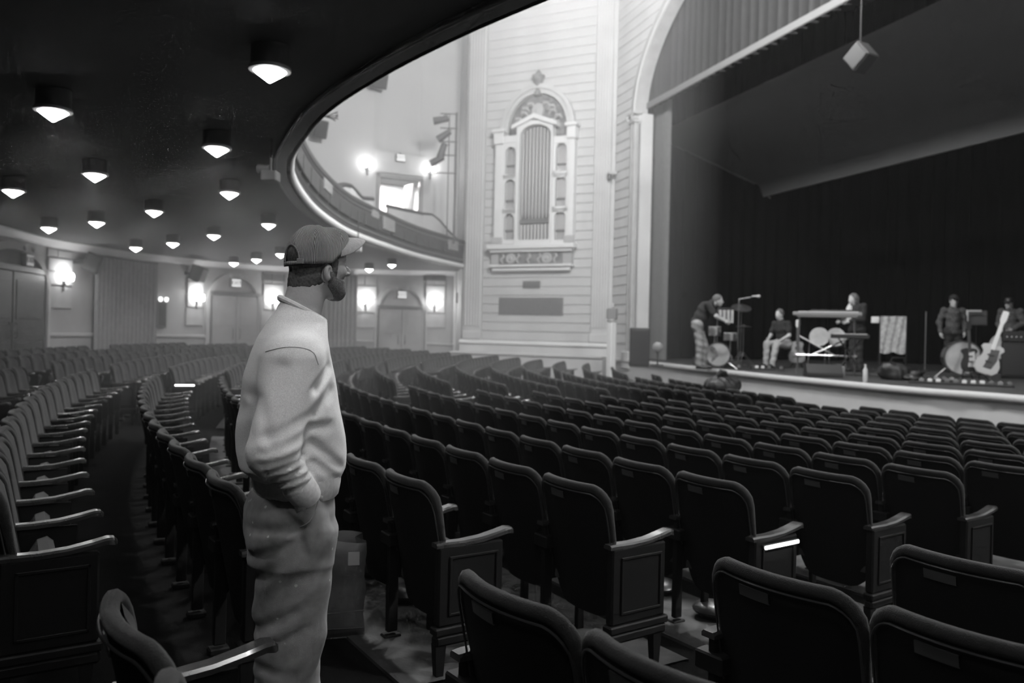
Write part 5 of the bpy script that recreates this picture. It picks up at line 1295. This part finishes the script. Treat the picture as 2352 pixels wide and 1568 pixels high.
# ================================================================ people on the stage
TOCAM = PI                                   # handy headings: 0 = image right, PI = image left, -PI/2 = towards the camera
STAND = dict(pel=(0,0,.96), che=(0,0,1.32), nec=(.01,0,1.49), hea=(.03,0,1.63), sR=(0,-.19,1.42), eR=(-.03,-.25,1.14), wR=(.08,-.22,.92), sL=(0,.19,1.42), eL=(-.03,.25,1.14), wL=(.08,.22,.92),
             hR=(0,-.09,.92), kR=(.02,-.10,.50), aR=(-.01,-.11,.09), hL=(0,.09,.92), kL=(.02,.10,.50), aL=(-.01,.11,.09))
def pose(**kw): d = dict(STAND); d.update(kw); return d
def figure(loc, rot, P, shirt, trous, hair, label, sleeves=.5, cap=None, scarf=None, long_hair=False):
    e = MB()
    for s_, sd in (('R', 1), ('L', -1)):
        w_ = Vector(P['w'+s_]); dv = w_ - Vector(P['e'+s_]); e.join(hand_mb(w_, dv, (0, sd, .2), 1., .6, sd))
    def skin(X, Y, Z):
        h = P['hea']; d = smin(ell(X, Y, Z, (h[0]-.01,h[1],h[2]+.02), (.098,.076,.10)), ell(X, Y, Z, (h[0]+.025,h[1],h[2]-.05), (.066,.056,.08)), .03)
        d = smin(d, cap_(X, Y, Z, (h[0]+.085,h[1],h[2]-.0), (h[0]+.108,h[1],h[2]-.035), .010, .015), .015)
        for sy in (-1, 1): d = smin(d, ell(X, Y, Z, (h[0]-.01,h[1]+sy*.078,h[2]-.02), (.02,.012,.034)), .01); d = smax(d, -ell(X, Y, Z, (h[0]+.10,h[1]+sy*.034,h[2]-.005), (.02,.018,.013)), .01)
        d = smin(d, cap_(X, Y, Z, (h[0]-.02,h[1],h[2]-.05), P['nec'], .055, .06), .03)
        d = smin(d, cap_(X, Y, Z, P['nec'], P['che'], .07, .13), .04); d = smin(d, cap_(X, Y, Z, P['che'], P['pel'], .13, .125), .04)
        for s_ in 'RL':
            d = smin(d, cap_(X, Y, Z, P['s'+s_], P['e'+s_], .05, .04), .04); d = smin(d, cap_(X, Y, Z, P['e'+s_], P['w'+s_], .042, .027), .02)
            d = smin(d, cap_(X, Y, Z, P['h'+s_], P['k'+s_], .082, .055), .04); d = smin(d, cap_(X, Y, Z, P['k'+s_], P['a'+s_], .055, .036), .02)
        return d
    pts = np.array([P[k] for k in P]); lo, hi = pts.min(0)-.2, pts.max(0)+.2
    ax_, ay_, az_ = axis(lo[0], hi[0], .018), axis(lo[1], hi[1], .018), axis(lo[2], hi[2], .018)
    b = sculpt(skin, ax_, ay_, az_, 'person', 'skin', None, e, label=label, cat='person', loc=loc, rotz=rot)
    def shirt_f(X, Y, Z):
        d = cap_(X, Y, Z, P['nec'], P['che'], .085, .150); d = smin(d, cap_(X, Y, Z, P['che'], P['pel'], .150, .150), .04)
        for s_ in 'RL':
            S_, E_, W_ = [np.array(P[k+s_]) for k in 'sew']; M2 = S_+(E_-S_)*min(1, sleeves*1.4)
            d = smin(d, cap_(X, Y, Z, tuple(S_), tuple(M2), .074, .066), .05)
            if sleeves > .75: d = smin(d, cap_(X, Y, Z, tuple(E_), tuple(E_+(W_-E_)*.9), .062, .045), .02)
        return d + .006*np.sin(38*Z+20*X)
    sculpt(shirt_f, ax_, ay_, az_, 'shirt', shirt, b)
    def tro(X, Y, Z):
        d = cap_(X, Y, Z, P['hR'], P['hL'], .125, .125); d = smin(d, cap_(X, Y, Z, P['pel'], P['hR'], .13, .11), .04)
        for s_ in 'RL': d = smin(d, cap_(X, Y, Z, P['h'+s_], P['k'+s_], .10, .078), .04); d = smin(d, cap_(X, Y, Z, P['k'+s_], P['a'+s_], .078, .065), .03)
        return d + .005*np.sin(45*Z+18*X)
    sculpt(tro, ax_, ay_, az_, 'trousers', trous, b)
    h = P['hea']
    def hair_f(X, Y, Z):
        d = ell(X, Y, Z, (h[0]-.018,h[1],h[2]+.03), (.108,.088,.105)); d = np.maximum(d, (X-h[0]-.045) - .5*(Z-h[2]-.03))
        if long_hair: d = smin(d, cap_(X, Y, Z, (h[0]-.05,h[1],h[2]), (h[0]-.07,h[1],h[2]-.24), .085, .06), .04)
        return d + .006*np.sin(70*X)*np.sin(60*Y)
    sculpt(hair_f, axis(h[0]-.2,h[0]+.16,.014), axis(h[1]-.15,h[1]+.15,.014), axis(h[2]-.36,h[2]+.18,.014), 'hair', hair, b)
    if cap: MB().lathe([(.112,.045),(.11,.09),(.085,.135),(.03,.155),(.001,.158)], 16, Matrix.Translation((h[0]-.01,h[1],h[2])) @ Matrix.Diagonal((1.05,.85,1,1))).bbox(h[0]+.06, h[0]+.20, h[1]-.065, h[1]+.065, h[2]+.045, h[2]+.056, .004).build('cap', cap, b, smooth=True)
    if scarf: MB().tube([Vector(P['nec'])+Vector((.05,-.06,.03)), Vector(P['che'])+Vector((.16,-.05,.05)), Vector(P['che'])+Vector((.17,-.04,-.15)), Vector(P['pel'])+Vector((.17,-.05,.10))], [.05,.07,.06,.05], 8).build('scarf', scarf, b, smooth=True)
    for s_ in 'RL':
        a_ = Vector(P['a'+s_]); MB().tube([a_+Vector((-.06,0,-.04)), a_+Vector((.03,0,-.035)), a_+Vector((.13,0,-.05)), a_+Vector((.18,0,-.06))], [.045,.05,.042,.025], 8).build('shoe', 'shoe', b, smooth=True)
    return b
GS = 1.12                                    # the players and their gear read a little larger than life against the arch
n_before = set(SC.objects)
def st(px, py): return at_z(px, py + (9 if py < 857 else 0), ZST)
figure(st(1606,838), math.radians(-15), pose(pel=(-.06,0,.97), che=(.10,0,1.28), nec=(.24,0,1.40), hea=(.36,0,1.46), sR=(.15,-.19,1.36), eR=(.32,-.24,1.12), wR=(.50,-.16,1.02), sL=(.15,.19,1.36), eL=(.34,.24,1.14), wL=(.52,.14,1.04), hR=(-.06,-.10,.93), kR=(-.0,-.12,.50), hL=(-.06,.10,.93), kL=(.10,.14,.50), aL=(.08,.16,.09)),
       'shirt_black', 'jeans', 'hair_mid', 'person in a black shirt and jeans leaning over the left drum kit')
figure(st(1796,836), math.radians(-150), pose(pel=(-.05,0,.58), che=(.04,0,.93), nec=(.08,0,1.10), hea=(.13,0,1.24), sR=(.05,-.19,1.03), eR=(.10,-.26,.76), wR=(.30,-.16,.66), sL=(.05,.19,1.03), eL=(.08,.26,.76), wL=(.28,.18,.64), hR=(-.03,-.10,.56), kR=(.38,-.12,.55), aR=(.42,-.10,.09), hL=(-.03,.10,.56), kL=(.36,.14,.55), aL=(.52,.18,.09)),
       'shirt_black', 'jeans_light', 'hair_mid', 'person in a black t-shirt seated left of the acoustic guitar')
figure(st(1966,845), math.radians(-165), pose(nec=(.05,0,1.46), hea=(.12,0,1.57), eR=(.06,-.24,1.15), wR=(.30,-.18,1.08), eL=(.06,.24,1.15), wL=(.32,.16,1.08)),
       'shirt_black', 'shirt_black', 'hair_mid', 'long-haired person with a light scarf standing at the keyboards', .95, None, 'scarf', True)
figure(st(2186,846), math.radians(-100), pose(eR=(-.04,-.28,1.14), wR=(.05,-.27,.90)), 'shirt_plaid', 'shirt_black', 'hair_dark', 'person in a dark cap and checked shirt standing left of the right drum', .95, 'shirt_black')
figure(st(2318,850), math.radians(-140), pose(nec=(.06,0,1.47), hea=(.12,0,1.58), wR=(.25,-.1,1.0), wL=(.28,.12,1.0)), 'shirt_plaid', 'shirt_black', 'hair_dark', 'person in a hat standing at the far right by the amplifier', .95, 'case_black')

# ================================================================ band gear
def face_cam(p): return math.atan2(-p.y, -p.x)            # heading of local x towards the camera
def bass_drum(loc, rot, r, depth, label, art='drum_art'):
    o = thing('bass_drum', label, 'drum', loc, rot, 'bass drums'); Rm = Matrix.Translation((0,0,r+.06)) @ Matrix.Rotation(PI/2,4,'Y')
    MB().lathe([(r,-depth/2),(r,depth/2)], 28, Rm, cap=False).build('shell','drum_shell',o,smooth=True)
    hd = MB().lathe([(r*.97,depth/2+.002),(r*.6,depth/2+.006),(.001,depth/2+.008)], 28, Rm, cap=False).build('front_head','drum_head',o,smooth=True)
    if art: MB().add([(depth/2+.012, r*.75*math.cos(a)*k_-.05*k_, r+.06+r*.85*math.sin(a)*k_) for a, k_ in [(t, .6+.35*math.sin(3*t+1)) for t in np.linspace(PI*.55, PI*1.35, 14)]] + [(depth/2+.012, .02, r+.02)], [tuple(range(15))]).build('painted_mark', art, hd)
    MB().lathe([(r*1.0,depth/2-.02),(r*1.05,depth/2-.015),(r*1.05,depth/2+.02),(r*.98,depth/2+.02)], 28, Rm, cap=False).build('hoop','drum_shell',o,smooth=True)
    for k in range(8):
        a = 2*PI*k/8; MB().tube([(-depth*.4,r*1.03*math.cos(a),r+.06+r*1.03*math.sin(a)),(depth*.45,r*1.03*math.cos(a),r+.06+r*1.03*math.sin(a))], .008, 5).build('tension_rod','chrome',o)
    for sy in (-1,1): MB().tube([(depth*.3,sy*r*.8,r*.6),(depth*.45,sy*(r+.16),0)], .012, 6).build('spur','chrome',o)
    return o
def tom(loc, rot, r, h, z, label, name='tom_drum'):
    o = thing(name, label, 'drum', loc, rot, 'drums on stands')
    MB().lathe([(r,z),(r,z+h)], 22, cap=False).build('shell','chrome',o,smooth=True); MB().lathe([(r*1.03,z+h-.01),(r*1.03,z+h+.012),(r*.96,z+h+.01),(.001,z+h+.006)], 22, cap=False).build('head','drum_head',o,smooth=True)
    MB().lathe([(r*1.02,z-.01),(r*1.03,z+.015)], 22, cap=False).build('lower_hoop','chrome',o,smooth=True)
    for k in range(6): a = 2*PI*k/6; MB().bbox(-.01,.012,-.012,.012,z+h*.3,z+h*.7,.003,M=Matrix.Rotation(a,4,'Z') @ Matrix.Translation((r+.008,0,0))).build('lug','chrome',o)
    MB().tube([(0,0,z+.02),(0,0,.3)], .014, 6).build('stem','chrome',o)
    for k in range(3): a = 2*PI*k/3+.4; MB().tube([(0,0,.32),(.28*math.cos(a),.28*math.sin(a),.01)], .009, 5).build('leg','chrome',o)
def cymbal(loc, z, r, label, tilt=.2):
    o = thing('cymbal_stand', label, 'cymbal', loc, 0, 'cymbals on stands')
    MB().lathe([(.002,.03),(.03,.028),(.05,.012),(r*.6,.004),(r,-.008),(r*.6,-.0),(.05,.006)], 24, Matrix.Translation((0,0,z)) @ Matrix.Rotation(tilt,4,'X'), cap=False).build('cymbal','cymbal',o,smooth=True)
    MB().tube([(0,0,.25),(0,0,z+.05)], .010, 6).build('pole','chrome',o)
    for k in range(3): a = 2*PI*k/3; MB().tube([(0,0,.35),(.3*math.cos(a),.3*math.sin(a),.01)], .009, 5).build('leg','chrome',o)
def mic_stand(loc, h, label, boom=None, m='chrome'):
    o = thing('microphone_stand', label, 'stand', loc, 0, 'microphone stands'); MB().tube([(0,0,0),(0,0,h)], .012, 6).build('pole',m,o); MB().lathe([(.13,0),(.13,.02),(.03,.035)],16).build('base','case_black',o,smooth=True)
    if boom: MB().tube([(0,0,h),boom], .009, 6).build('boom',m,o); MB().lathe([(.015,-.1),(.02,0),(.032,.02),(.032,.06),(.01,.08)],10,Matrix.Translation(boom) @ Matrix.Rotation(PI/2,4,'Y')).build('microphone','lamp_ring',o,smooth=True)
def guitar_outline(k=1.0): return [(0.0,-.46),(.12,-.45),(.185,-.38),(.195,-.28),(.16,-.19),(.125,-.13),(.13,-.06),(.145,.0),(.12,.05),(.05,.07)]
def guitar(loc, rot, lean, label, acoustic=True, body='guitar_top', neckm='fretboard', headm='headstock', name='acoustic_guitar', sc=1., z0=.10, tiltx=0., grp=None):
    o = thing(name, label, 'guitar', loc, rot, grp or 'guitars on stands'); G = Matrix.Translation((0,0,z0)) @ Matrix.Rotation(lean,4,'X') @ Matrix.Rotation(tiltx,4,'Y') @ Matrix.Scale(sc,4) @ Matrix.Translation((0,0,.46))
    ol = guitar_outline(); full = [(x,z) for x,z in ol] + [(-x,z) for x,z in ol[::-1][0:-1]]
    if not acoustic: full = [(x*.85 + (.03 if z > -.02 else 0)*(1 if x > 0 else -1), z*.86) for x,z in full]
    dp = .05 if acoustic else .02
    b_ = MB().prism(full, -dp, dp, G).build('body', 'guitar_side' if acoustic else body, o, smooth=40)
    inn = [(x*.955, z*.955-.008) for x,z in full]; MB().prism(inn, -dp-.004, -dp+.001, G).build('soundboard', body, b_)
    if acoustic:
        MB().lathe([(.05,0),(.05,.004)],18,G @ Matrix.Translation((0,-dp-.006,-.10)) @ Matrix.Rotation(PI/2,4,'X')).build('sound_hole','case_black',b_)
        MB().bbox(-.09,.09,-dp-.014,-dp,-.32,-.295,.004,M=G).build('bridge','fretboard',b_)
    else:
        MB().prism([(-.02,-.02),(.09,.0),(.10,-.16),(.06,-.30),(-.05,-.30),(-.02,-.16)], -dp-.008, -dp-.003, G).build('pickguard','guitar_dark' if body == 'guitar_white' else 'lamp_ring',b_)
        for z in (-.10,-.2): MB().bbox(-.045,.045,-dp-.018,-dp-.006,z-.012,z+.012,.003,M=G).build('pickup','case_black',b_)
    MB().bbox(-.027,.027,-dp-.016,-dp+.012,-.02,.40,.004,M=G).build('neck',neckm,o)
    hd = MB().prism([(-.03,.40),(-.042,.44),(-.04,.58),(.04,.58),(.042,.44),(.03,.40)], -dp-.012, -dp+.006, G).build('headstock',headm,o)
    for sx in (-1,1):
        for k in range(3): MB().tube([G @ Vector((sx*.04,-dp,.46+.04*k)), G @ Vector((sx*.062,-dp,.46+.04*k))], .007, 5).build('tuning_peg','chrome',hd)
    MB().tube([(-.14,.16,.0),(-.05,.10,z0+.06),(.05,.10,z0+.06),(.14,.16,.0)], .010, 6).tube([(0,.12,z0+.06),(0,.22,.55)], .010, 6).tube([(-.09,.1,z0+.05),(-.09,-.10,z0+.02)], .009, 6).tube([(.09,.1,z0+.05),(.09,-.10,z0+.02)], .009, 6).tube([(0,.20,.5),(0,.26,.0)], .010, 6).build('stand','black_metal',o)
def facing(px, py, off=True): p_ = st(px, py) if off else at_z(px, py, ZST); return p_, math.atan2(p_.y, p_.x) - PI/2     # local -y looks back along the sight line

# left kit
p_ = st(1648, 837); bass_drum(p_, face_cam(p_), .255, .40, 'left bass drum with a pale painted head')
p_ = st(1676, 834); tom(p_, face_cam(p_), .15, .16, .62, 'chrome snare drum above the left bass drum', 'snare_drum')
p_ = st(1640, 832); tom(p_, face_cam(p_), .14, .20, .72, 'small dark tom behind the left bass drum')
p_ = st(1706, 833); cymbal(p_, .95, .19, 'hi-hat cymbal right of the left bass drum', .05)
p_ = st(1700, 830); cymbal(p_, 1.42, .24, 'tilted crash cymbal over the left kit', .45)
p_ = st(1664, 830); o = thing('bar_chimes', 'bright hanging bar chimes over the left drum kit', 'chimes', p_, math.atan2(p_.y,p_.x)-PI/2)
MB().bbox(-.20,.20,-.02,.02,1.36,1.40,.006).build('beam','case_black',o); MB().tube([(-.19,0,0),(-.19,0,1.38)], .012, 6).build('pole','chrome',o)
for k in range(12): MB().tube([(-.17+k*.031,-.03,1.345),(-.17+k*.031,-.03,1.06-.012*k+.10)], .011, 6).build('chime_bar','white_box' if k % 3 else 'chrome',o,smooth=True)
for k in range(3): a = 2*PI*k/3; MB().tube([(-.19,0,.2),(-.19+.22*math.cos(a),.22*math.sin(a),.01)], .009, 5).build('leg','chrome',o)
mic_stand(st(1694,836), 1.55, 'boom microphone stand over the left drum kit', (.38,-.05,1.62))
# left side objects
p_, r_ = facing(1468, 832); o = thing('speaker_cabinet', 'tall black speaker cabinet beside the stage arch', 'speaker', p_, r_)
MB().bbox(-.22,.22,-.2,.22,0,.85,.02).build('cabinet','speaker_black',o); MB().bbox(-.19,.19,-.215,-.198,.05,.80,.006).build('grille','black_metal',o)
p_, r_ = facing(1510, 830); o = thing('stand_fan', 'round grey-faced fan on a short stand left of the drums', 'fan', p_, r_)
MB().lathe([(.11,-.04),(.12,0),(.09,.03),(.02,.04)],22,Matrix.Translation((0,-.05,.42)) @ Matrix.Rotation(PI/2,4,'X')).build('guard','grey_box',o,smooth=True); MB().tube([(0,0,0),(0,0,.40)],.018,6).build('stem','black_metal',o); MB().lathe([(.14,0),(.14,.02),(.03,.03)],14).build('base','black_metal',o)
for px, py, w_, h, lab in ((1618,838,.5,.18,'low black case in front of the left drum kit'),(1680,845,.42,.16,'low black monitor box between drums and seated person'),(1890,866,.62,.24,'black floor monitor in front of the keyboards')):
    p_, r_ = facing(px, py, False); o = thing('floor_monitor', lab, 'monitor', p_, r_+.2, 'low black stage boxes'); MB().prism([(-.2,0),(.2,0),(.2,h),(-.05,h),(-.2,h*.35)], -w_/2, w_/2, Matrix.Rotation(PI/2,4,'Z')).build('cabinet','case_black',o); MB().bbox(-w_/2+.03,w_/2-.03,-.21,-.195,.03,h*.3,.004).build('grille','black_metal',o)
def pedals(px, py, w_, n_, label, seed):
    p_, r_ = facing(px, py, False); rn = random.Random(seed); o = thing('pedal_board', label, 'pedals', p_, r_, 'effects pedals on the stage edge')
    MB().bbox(-w_/2,w_/2,-.16,.16,0,.035,.006).build('board','case_black',o)
    for k in range(n_):
        x = -w_/2 + w_*(k+.5)/n_; m_ = rn.choice(('grey_box','white_box','case_black','chrome')); y_ = rn.uniform(-.05,.05)
        pe = MB().bbox(x-.035,x+.035,y_-.06,y_+.06,.035,.085,.006).build('pedal',m_,o); MB().lathe([(.012,0),(.012,.015)],8,Matrix.Translation((x,y_-.03,.085))).build('footswitch','chrome',pe)
pedals(1745, 849, 1.0, 8, 'pedal board on the floor left of the acoustic guitar', 2)
pedals(2205, 884, 1.5, 12, 'long pedal board at the stage edge in front of the right drum', 5)
pedals(2150, 876, .6, 5, 'short pedal board left of the long one at the stage edge', 9)
# guitars
p_, r_ = facing(1830, 835); guitar(p_, r_, -.12, 'acoustic guitar with a pale headstock on a stand left of the keyboards', True, sc=1.0)
p_, r_ = facing(2228, 874); guitar(p_, r_+.5, -.12, 'dark electric guitar on a stand in front of the right drum', False, 'guitar_dark', 'fretboard', 'guitar_dark', 'electric_guitar', .95, grp='electric guitars')
p_, r_ = facing(2256, 876); guitar(p_, r_+.2, -.10, 'white electric bass leaning on a stand right of the drum', False, 'guitar_white', 'headstock', 'headstock', 'electric_guitar', 1.22, .06, .30, grp='electric guitars')
# keyboards on an X stand with boxes behind
p_, r_ = facing(1896, 852); o = thing('keyboard_stand', 'two-tier metal keyboard stand right of the acoustic guitar', 'stand', p_, r_)
MB().tube([(-.52,0,0),(-.50,0,1.18)], .02, 6).tube([(.52,.1,0),(.50,.1,1.18)], .02, 6).build('upright','chrome',o); MB().tube([(-.5,.05,.75),(.2,.0,.36)], .016, 6).tube([(.45,.05,.75),(-.3,.0,.36)], .016, 6).build('cross_brace','chrome',o)
MB().tube([(-.55,-.05,.38),(.55,-.05,.38)], .018, 6).build('lower_bar','chrome',o); MB().bbox(-.55,.55,-.16,.16,1.12,1.15,.008).build('shelf','grey_box',o)
kb = thing('keyboard', 'slim keyboard lying on the top tier of the metal stand', 'keyboard', Vector(p_)+Vector((0,0,1.15*GS)), r_, 'keyboards')
MB().bbox(-.62,.62,-.17,.17,.0,.07,.012).build('body','grey_box',kb); mb = MB().bbox(-.52,.56,-.165,-.03,.068,.082,.003); mb.build('white_keys','white_keys',kb); MB().bbox(-.3,.5,-.02,.15,.07,.12,.01).build('control_panel','case_black',kb)
for k in range(20):
    if k % 7 not in (2, 6): MB().box(-.48+k*.052,-.465+k*.052,-.10,-.03,.081,.09).build('black_key','case_black',kb)
p2_ = at_z(1950, 864, ZST); kb2 = thing('keyboard', 'dark lower keyboard right of the metal stand', 'keyboard', Vector((p2_.x,p2_.y,ZST)), r_, 'keyboards')
MB().bbox(-.34,.34,-.16,.16,.72,.80,.012).build('body','case_black',kb2); MB().bbox(-.30,.30,-.165,-.04,.797,.81,.003).build('white_keys','white_keys',kb2); MB().tube([(-.28,0,0),(.2,0,.72)],.016,6).tube([(.28,0,0),(-.2,0,.72)],.016,6).build('x_stand','black_metal',kb2)
for px, lab in ((1880, 'pale-headed tom behind the keyboard stand, left one'), (1918, 'pale-headed tom behind the keyboard stand, right one')):
    p_ = st(px, 838); o = thing('floor_tom', lab, 'drum', p_, face_cam(p_), 'drums behind the keyboards'); Rm = Matrix.Translation((0,0,.72)) @ Matrix.Rotation(PI/2-.15,4,'Y')
    MB().lathe([(.21,-.2),(.21,.18)],22,Rm,cap=False).build('shell','drum_shell',o,smooth=True); MB().lathe([(.215,.16),(.215,.19),(.2,.19),(.001,.185)],22,Rm,cap=False).build('head','drum_head',o,smooth=True)
    for sy in (-.2,.2): MB().tube([(-.1,sy,.7),(-.12,sy*1.2,0)],.012,6).build('leg','chrome',o)
# lamp sign and clothes rack
p_, r_ = facing(2014, 838); o = thing('light_box', 'white rectangular light box on a thin pole', 'sign', p_, r_)
zt_ = (at(2010, 742, p_.y).z - ZST)/GS; MB().bbox(-.15,.13,-.04,.04,zt_,zt_+.16,.012).build('box','white_box',o); MB().tube([(.06,0,0),(.06,0,zt_)],.014,6).build('pole','chrome',o); MB().lathe([(.14,0),(.14,.02),(.03,.03)],14,Matrix.Translation((.06,0,0))).build('base','case_black',o)
p_, r_ = facing(2050, 840); o = thing('clothes_rack', 'light cloth hanging over a rack right of the light box', 'cloth', p_, r_)
zt_ = (at(2050, 728, p_.y).z - ZST)/GS; MB().tube([(-.32,0,zt_),(.30,0,zt_)],.015,6).tube([(-.3,0,0),(-.3,0,zt_)],.015,6).tube([(.28,0,0),(.28,0,zt_)],.015,6).build('rack','black_metal',o)
rows = [[(x, -.05-.03*math.sin(x*40+k), zt_+.02-k*.14-(.06*abs(math.sin(x*9)) if k == 6 else 0)) for x in np.linspace(-.28,.27,30)] for k in range(7)]
mb = MB(); mb.sheet(rows); mb.build('hanging_cloth','cloth_light',o,smooth=70)
mic_stand(st(2124,842), 1.40, 'straight microphone stand left of the person in the cap')
# right kit
p_ = at_z(2206, 866, ZST); bass_drum(p_, face_cam(p_)+.2, .33, .40, 'right bass drum with a plain pale head', None)
p_ = st(2306, 858); o = thing('floor_tom', 'large pale-headed drum right of the white bass', 'drum', p_, face_cam(p_), 'drums behind the keyboards'); Rm = Matrix.Translation((0,0,.62)) @ Matrix.Rotation(PI/2-.05,4,'Y')
MB().lathe([(.30,-.2),(.30,.18)],24,Rm,cap=False).build('shell','drum_shell',o,smooth=True); MB().lathe([(.305,.16),(.305,.19),(.29,.19),(.001,.185)],24,Rm,cap=False).build('head','drum_head',o,smooth=True); MB().bbox(-.2,.1,-.25,.25,0,.33,.02).build('riser','case_black',o)
p_, r_ = facing(2338, 868); o = thing('guitar_amplifier', 'black amplifier stack at the right edge of the frame', 'amplifier', p_, r_)
MB().bbox(-.30,.38,-.18,.2,0,.72,.02).build('cabinet','case_black',o); MB().bbox(-.28,.36,-.195,-.178,.05,.67,.006).build('grille','speaker_black',o); hd = MB().bbox(-.28,.36,-.16,.16,.725,.95,.02).build('amp_head','case_black',o)
for k in range(6): MB().lathe([(.014,0),(.012,.02)],8,Matrix.Translation((-.2+k*.08,-.16,.83)) @ Matrix.Rotation(PI/2,4,'X')).build('knob','lamp_ring',hd)
p_, r_ = facing(2240, 846); o = thing('music_stand', 'pale-edged music stand behind the right drum', 'stand', p_, r_)
MB().tube([(0,0,0),(0,0,1.15)],.012,6).build('pole','black_metal',o); MB().bbox(-.22,.22,-.02,.02,1.1,1.45,.008,M=Matrix.Rotation(-.1,4,'X')).build('desk','case_black',o); MB().bbox(-.22,-.16,-.035,-.02,1.1,1.45,.004).bbox(-.16,.10,-.035,-.02,1.41,1.45,.004).build('sheet_edge','sticker',o)
# bags, bottle, oddments near the edge
def lump(name, loc, sx, sy, sz, m_, label, cat, seed, extra=None):
    rn = random.Random(seed); bl = [((rn.uniform(-.3,.3)*sx, rn.uniform(-.3,.3)*sy, rn.uniform(.25,.6)*sz), rn.uniform(.28,.42)) for _ in range(6)]
    def f(X, Y, Z):
        d = ell(X, Y, Z, (0,0,sz*.38), (sx*.5,sy*.5,sz*.42))
        for c_, k_ in bl: d = smin(d, ell(X, Y, Z, c_, (sx*k_,sy*k_,sz*k_)), .05*sz*2)
        return np.maximum(d + .008*np.sin(40*X+10*Z)*np.sin(35*Y), -Z)
    return sculpt(f, axis(-sx*.9,sx*.9,sx/26), axis(-sy*.9,sy*.9,sy/26), axis(-.03,sz*1.3,sz/22), name, m_, None, None, label=label, cat=cat, loc=loc)
b_ = lump('duffel_bag', st(2052, 872), .55, .35, .34, 'case_black', 'dark soft bag at the stage edge right of the bottle', 'bag', 3)
MB().tube([(-.15,-.1,.26),(-.1,-.16,.40),(.1,-.16,.40),(.15,-.1,.26)], .014, 6).build('handle','black_metal',b_)
b_ = lump('coiled_cables', st(2098, 874), .35, .3, .14, 'black_metal', 'small heap of dark cables beside the soft bag', 'cables', 8)
for k in range(4): MB().tube([(.14*math.cos(a)+.02*k, .12*math.sin(a), .10+.02*k) for a in np.linspace(0,2*PI,16)[:-1]], .012, 5, closed=True).build('cable_loop','case_black',b_)
p_, r_ = facing(1987, 878); o = thing('water_bottle', 'pale water bottle standing on the stage edge', 'bottle', p_)
MB().lathe([(.035,0),(.038,.02),(.038,.20),(.015,.26),(.015,.28)],14).build('bottle_body','bottle',o,smooth=True); MB().lathe([(.018,.275),(.018,.30)],12).build('cap','white_box',o)
p_, r_ = facing(1925, 862); o = thing('equipment_box', 'small pale equipment box behind the floor monitor', 'box', p_, r_)
MB().bbox(-.12,.12,-.1,.1,0,.18,.012).build('body','grey_box',o); MB().tube([(-.06,0,.18),(-.04,0,.22),(.04,0,.22),(.06,0,.18)],.008,5).build('handle','chrome',o)
for o_ in SC.objects:
    if o_ not in n_before and o_.parent is None: o_.scale = (GS,)*3
# jacket thrown over a front-row seat
jc = lump('dark_jacket', Vector((c[0], c[1], topz-.16)), .62, .40, .46, 'case_black', 'dark jacket heaped over a front-row seat back before the stage', 'jacket', 11)
MB().tube([(-.1,-.05,.40),(-.04,-.06,.47),(.04,-.05,.45),(.09,-.02,.38)], [.05,.06,.05,.03], 8).build('hood','case_black',jc,smooth=True)

# ================================================================ haze: theatrical fog filling the hall
if HAZE > 0:
    hm = bpy.data.materials.new('haze'); hm.use_nodes = True; nt = hm.node_tree; nt.nodes.clear()
    out = nt.nodes.new('ShaderNodeOutputMaterial'); sc_ = nt.nodes.new('ShaderNodeVolumeScatter')
    sc_.inputs['Color'].default_value = (1,1,1,1); sc_.inputs['Density'].default_value = HAZE; sc_.inputs['Anisotropy'].default_value = .25
    nt.links.new(sc_.outputs[0], out.inputs['Volume']); M_['haze'] = hm
    hz = [(-9.2,1.0),(-10.2,9.0),(-11.2,16.3),(-11.3,20),(-9.8,24.2),(-7.2,27.8),(-2.6,30.6),(-1.6,29.0),(W2.x,W2.y+.3)] + [tuple(W2 + U*1.2 + D*t) for t in (1.0, 9, 18, 25)] + [(9.5,-4.5),(-3,-3.5)]
    n_ = len(hz); mb = MB(); mb.add([(x,y,-1.4) for x,y in hz] + [(x,y,CEIL_Z-.05) for x,y in hz], [tuple(range(n_)), tuple(range(n_,2*n_))[::-1]] + [((i+1) % n_, i, n_+i, n_+(i+1) % n_) for i in range(n_)])
    mb.build('haze', 'haze', kind='stuff', label='thin pale fog hanging in the auditorium', cat='fog')
    hm2 = hm.copy(); hm2.name = 'fog_bank'; M_['fog_bank'] = hm2
    for nd in hm2.node_tree.nodes:
        if nd.type == 'VOLUME_SCATTER': nd.inputs['Density'].default_value = FOG
    hz = [(-7.5,7.5),(-1.5,7.0),(.2,7.6),(5.5,21.0),(5.1,25.0),(W2.x,W2.y+.25),(-1.6,28.9),(-2.6,30.5),(-7.1,27.7),(-9.7,24.1),(-11.1,18.5),(-10.4,12.0)][::-1]
    n_ = len(hz); mb = MB(); mb.add([(x,y,-1.35) for x,y in hz] + [(x,y,CEIL_Z-.1) for x,y in hz], [tuple(range(n_)), tuple(range(n_,2*n_))[::-1]] + [((i+1) % n_, i, n_+i, n_+(i+1) % n_) for i in range(n_)])
    mb.build('fog_bank', 'fog_bank', kind='stuff', label='denser pale fog in front of the organ wall and far seats', cat='fog')
